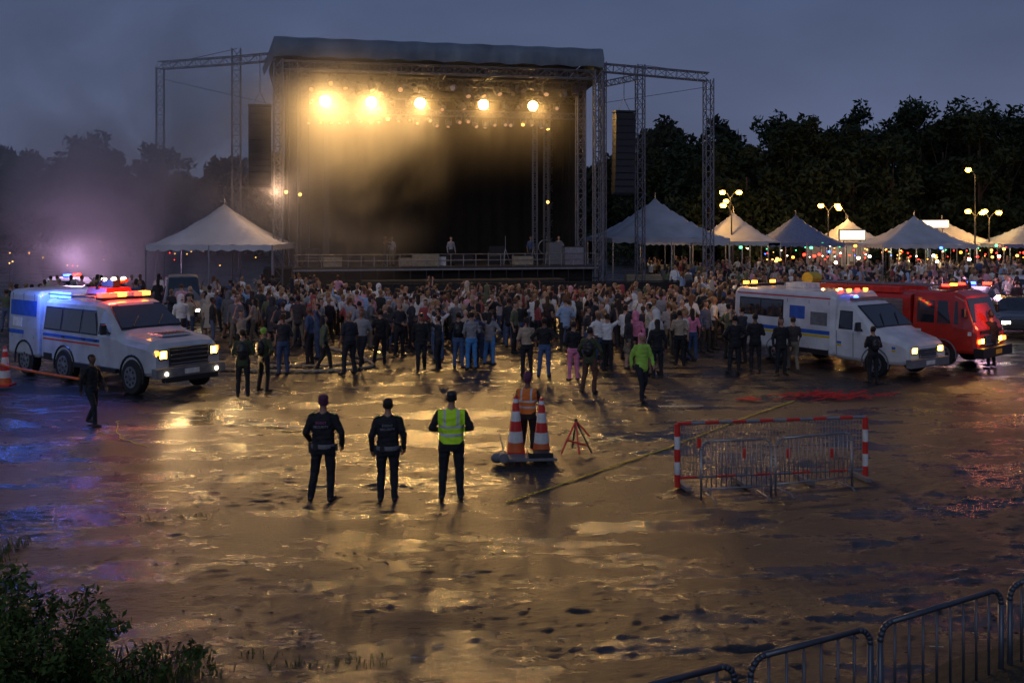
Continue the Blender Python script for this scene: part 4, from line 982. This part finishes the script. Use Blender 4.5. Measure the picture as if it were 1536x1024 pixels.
# ------------------------------------------------------------------ smoke
def smoke(name,loc,dim,dens,col,scale,thr=.42,rz=0,nz_=True,rate=2.0,aniso=.2,pw=1.6):
    b=MB(); b.box((0,0,0),dim,M_black); o=b.obj(name,loc=loc,rz=rz); o.data.materials.clear()
    m=bpy.data.materials.new(name+'_volume'); m.use_nodes=True; nt=m.node_tree; nt.nodes.remove(nt.nodes['Principled BSDF']); L=nt.links
    try: m.cycles.volume_step_rate=rate
    except Exception: pass
    out=[n for n in nt.nodes if n.type=='OUTPUT_MATERIAL'][0]; pv=nt.nodes.new('ShaderNodeVolumeScatter'); pv.inputs['Color'].default_value=(*col,1); pv.inputs['Anisotropy'].default_value=aniso
    L.new(pv.outputs[0],out.inputs['Volume'])
    tc=nt.nodes.new('ShaderNodeTexCoord')
    g=nt.nodes.new('ShaderNodeMapping'); g.inputs['Scale'].default_value=(2/dim[0],2/dim[1],2/dim[2]); L.new(tc.outputs['Object'],g.inputs['Vector'])
    gr=nt.nodes.new('ShaderNodeTexGradient'); gr.gradient_type='SPHERICAL'; L.new(g.outputs[0],gr.inputs['Vector'])
    po=nt.nodes.new('ShaderNodeMath'); po.operation='POWER'; po.inputs[1].default_value=pw; L.new(gr.outputs['Fac'],po.inputs[0]); last=po.outputs[0]
    if nz_:
        n=nt.nodes.new('ShaderNodeTexNoise'); n.inputs['Scale'].default_value=scale; n.inputs['Detail'].default_value=3; n.inputs['Distortion'].default_value=.7; L.new(tc.outputs['Object'],n.inputs['Vector'])
        mr=nt.nodes.new('ShaderNodeMapRange'); mr.inputs['From Min'].default_value=thr; mr.inputs['From Max'].default_value=.72; L.new(n.outputs['Fac'],mr.inputs['Value'])
        mu=nt.nodes.new('ShaderNodeMath'); mu.operation='MULTIPLY'; L.new(mr.outputs[0],mu.inputs[0]); L.new(last,mu.inputs[1]); last=mu.outputs[0]
    m2=nt.nodes.new('ShaderNodeMath'); m2.operation='MULTIPLY'; L.new(last,m2.inputs[0]); m2.inputs[1].default_value=dens; L.new(m2.outputs[0],pv.inputs['Density'])
    o.data.materials.append(m); return o
smoke('smoke_cloud',(-21,59,8),(36,18,28),.55,(.93,.92,.95),.15,.40,pw=1.2)
smoke('stage_haze',(-4.8,62.2,11.4),(36,10,11),.03,(.9,.85,.8),.2,nz_=False,rate=1.5,pw=1.2,rz=math.radians(12.2))

# ------------------------------------------------------------------ world, sky fill, camera
w=bpy.data.worlds.new('World'); scn.world=w; w.use_nodes=True; nt=w.node_tree; L=nt.links; bg=nt.nodes['Background']; out=nt.nodes['World Output']
tc=nt.nodes.new('ShaderNodeTexCoord'); sp=nt.nodes.new('ShaderNodeSeparateXYZ'); L.new(tc.outputs['Generated'],sp.inputs[0])
r=nt.nodes.new('ShaderNodeValToRGB'); e=r.color_ramp.elements; e[0].position=0; e[0].color=(.10,.122,.21,1); e[1].position=1; e[1].color=(.044,.064,.135,1); q=e.new(.22); q.color=(.062,.085,.165,1)
L.new(sp.outputs[2],r.inputs['Fac'])
mp=nt.nodes.new('ShaderNodeMapping'); mp.inputs['Scale'].default_value=(1,1,2.5); L.new(tc.outputs['Generated'],mp.inputs[0])
n=nt.nodes.new('ShaderNodeTexNoise'); n.inputs['Scale'].default_value=2.2; n.inputs['Detail'].default_value=6; L.new(mp.outputs[0],n.inputs['Vector'])
mr=nt.nodes.new('ShaderNodeMapRange'); mr.inputs['From Min'].default_value=.3; mr.inputs['From Max'].default_value=.7; mr.inputs['To Min'].default_value=.78; mr.inputs['To Max'].default_value=1.28; L.new(n.outputs['Fac'],mr.inputs['Value'])
mx=nt.nodes.new('ShaderNodeMix'); mx.data_type='RGBA'; mx.blend_type='MULTIPLY'; mx.inputs[0].default_value=1; L.new(r.outputs[0],mx.inputs[6]); L.new(mr.outputs[0],mx.inputs[7]); L.new(mx.outputs[2],bg.inputs['Color']); bg.inputs['Strength'].default_value=1
sky=nt.nodes.new('ShaderNodeTexSky'); sky.sky_type='NISHITA'; sky.sun_disc=False; sky.sun_elevation=math.radians(1); sky.sun_rotation=math.radians(200); bg2=nt.nodes.new('ShaderNodeBackground'); L.new(sky.outputs[0],bg2.inputs['Color']); bg2.inputs['Strength'].default_value=.004
ad=nt.nodes.new('ShaderNodeAddShader'); L.new(bg.outputs[0],ad.inputs[0]); L.new(bg2.outputs[0],ad.inputs[1]); L.new(ad.outputs[0],out.inputs['Surface'])
sl=bpy.data.lights.new('dusk_sky_fill','SUN'); sl.energy=.34; sl.angle=math.radians(40); sl.color=(.8,.86,1); so=bpy.data.objects.new('dusk_sky_fill',sl); COL.objects.link(so); so.rotation_euler=(math.radians(60),0,math.radians(-20))  # added broad cool fill for dusk skylight from the camera side, no direct sun
c=bpy.data.cameras.new('camera'); c.lens=35; c.sensor_width=36; c.shift_y=-176/1536; c.clip_end=3000; co=bpy.data.objects.new('camera',c); COL.objects.link(co); co.location=(0,0,4.45); co.rotation_euler=(math.radians(90),0,0); scn.camera=co
scn.view_settings.view_transform='Standard'; scn.view_settings.look='None'; scn.view_settings.exposure=0
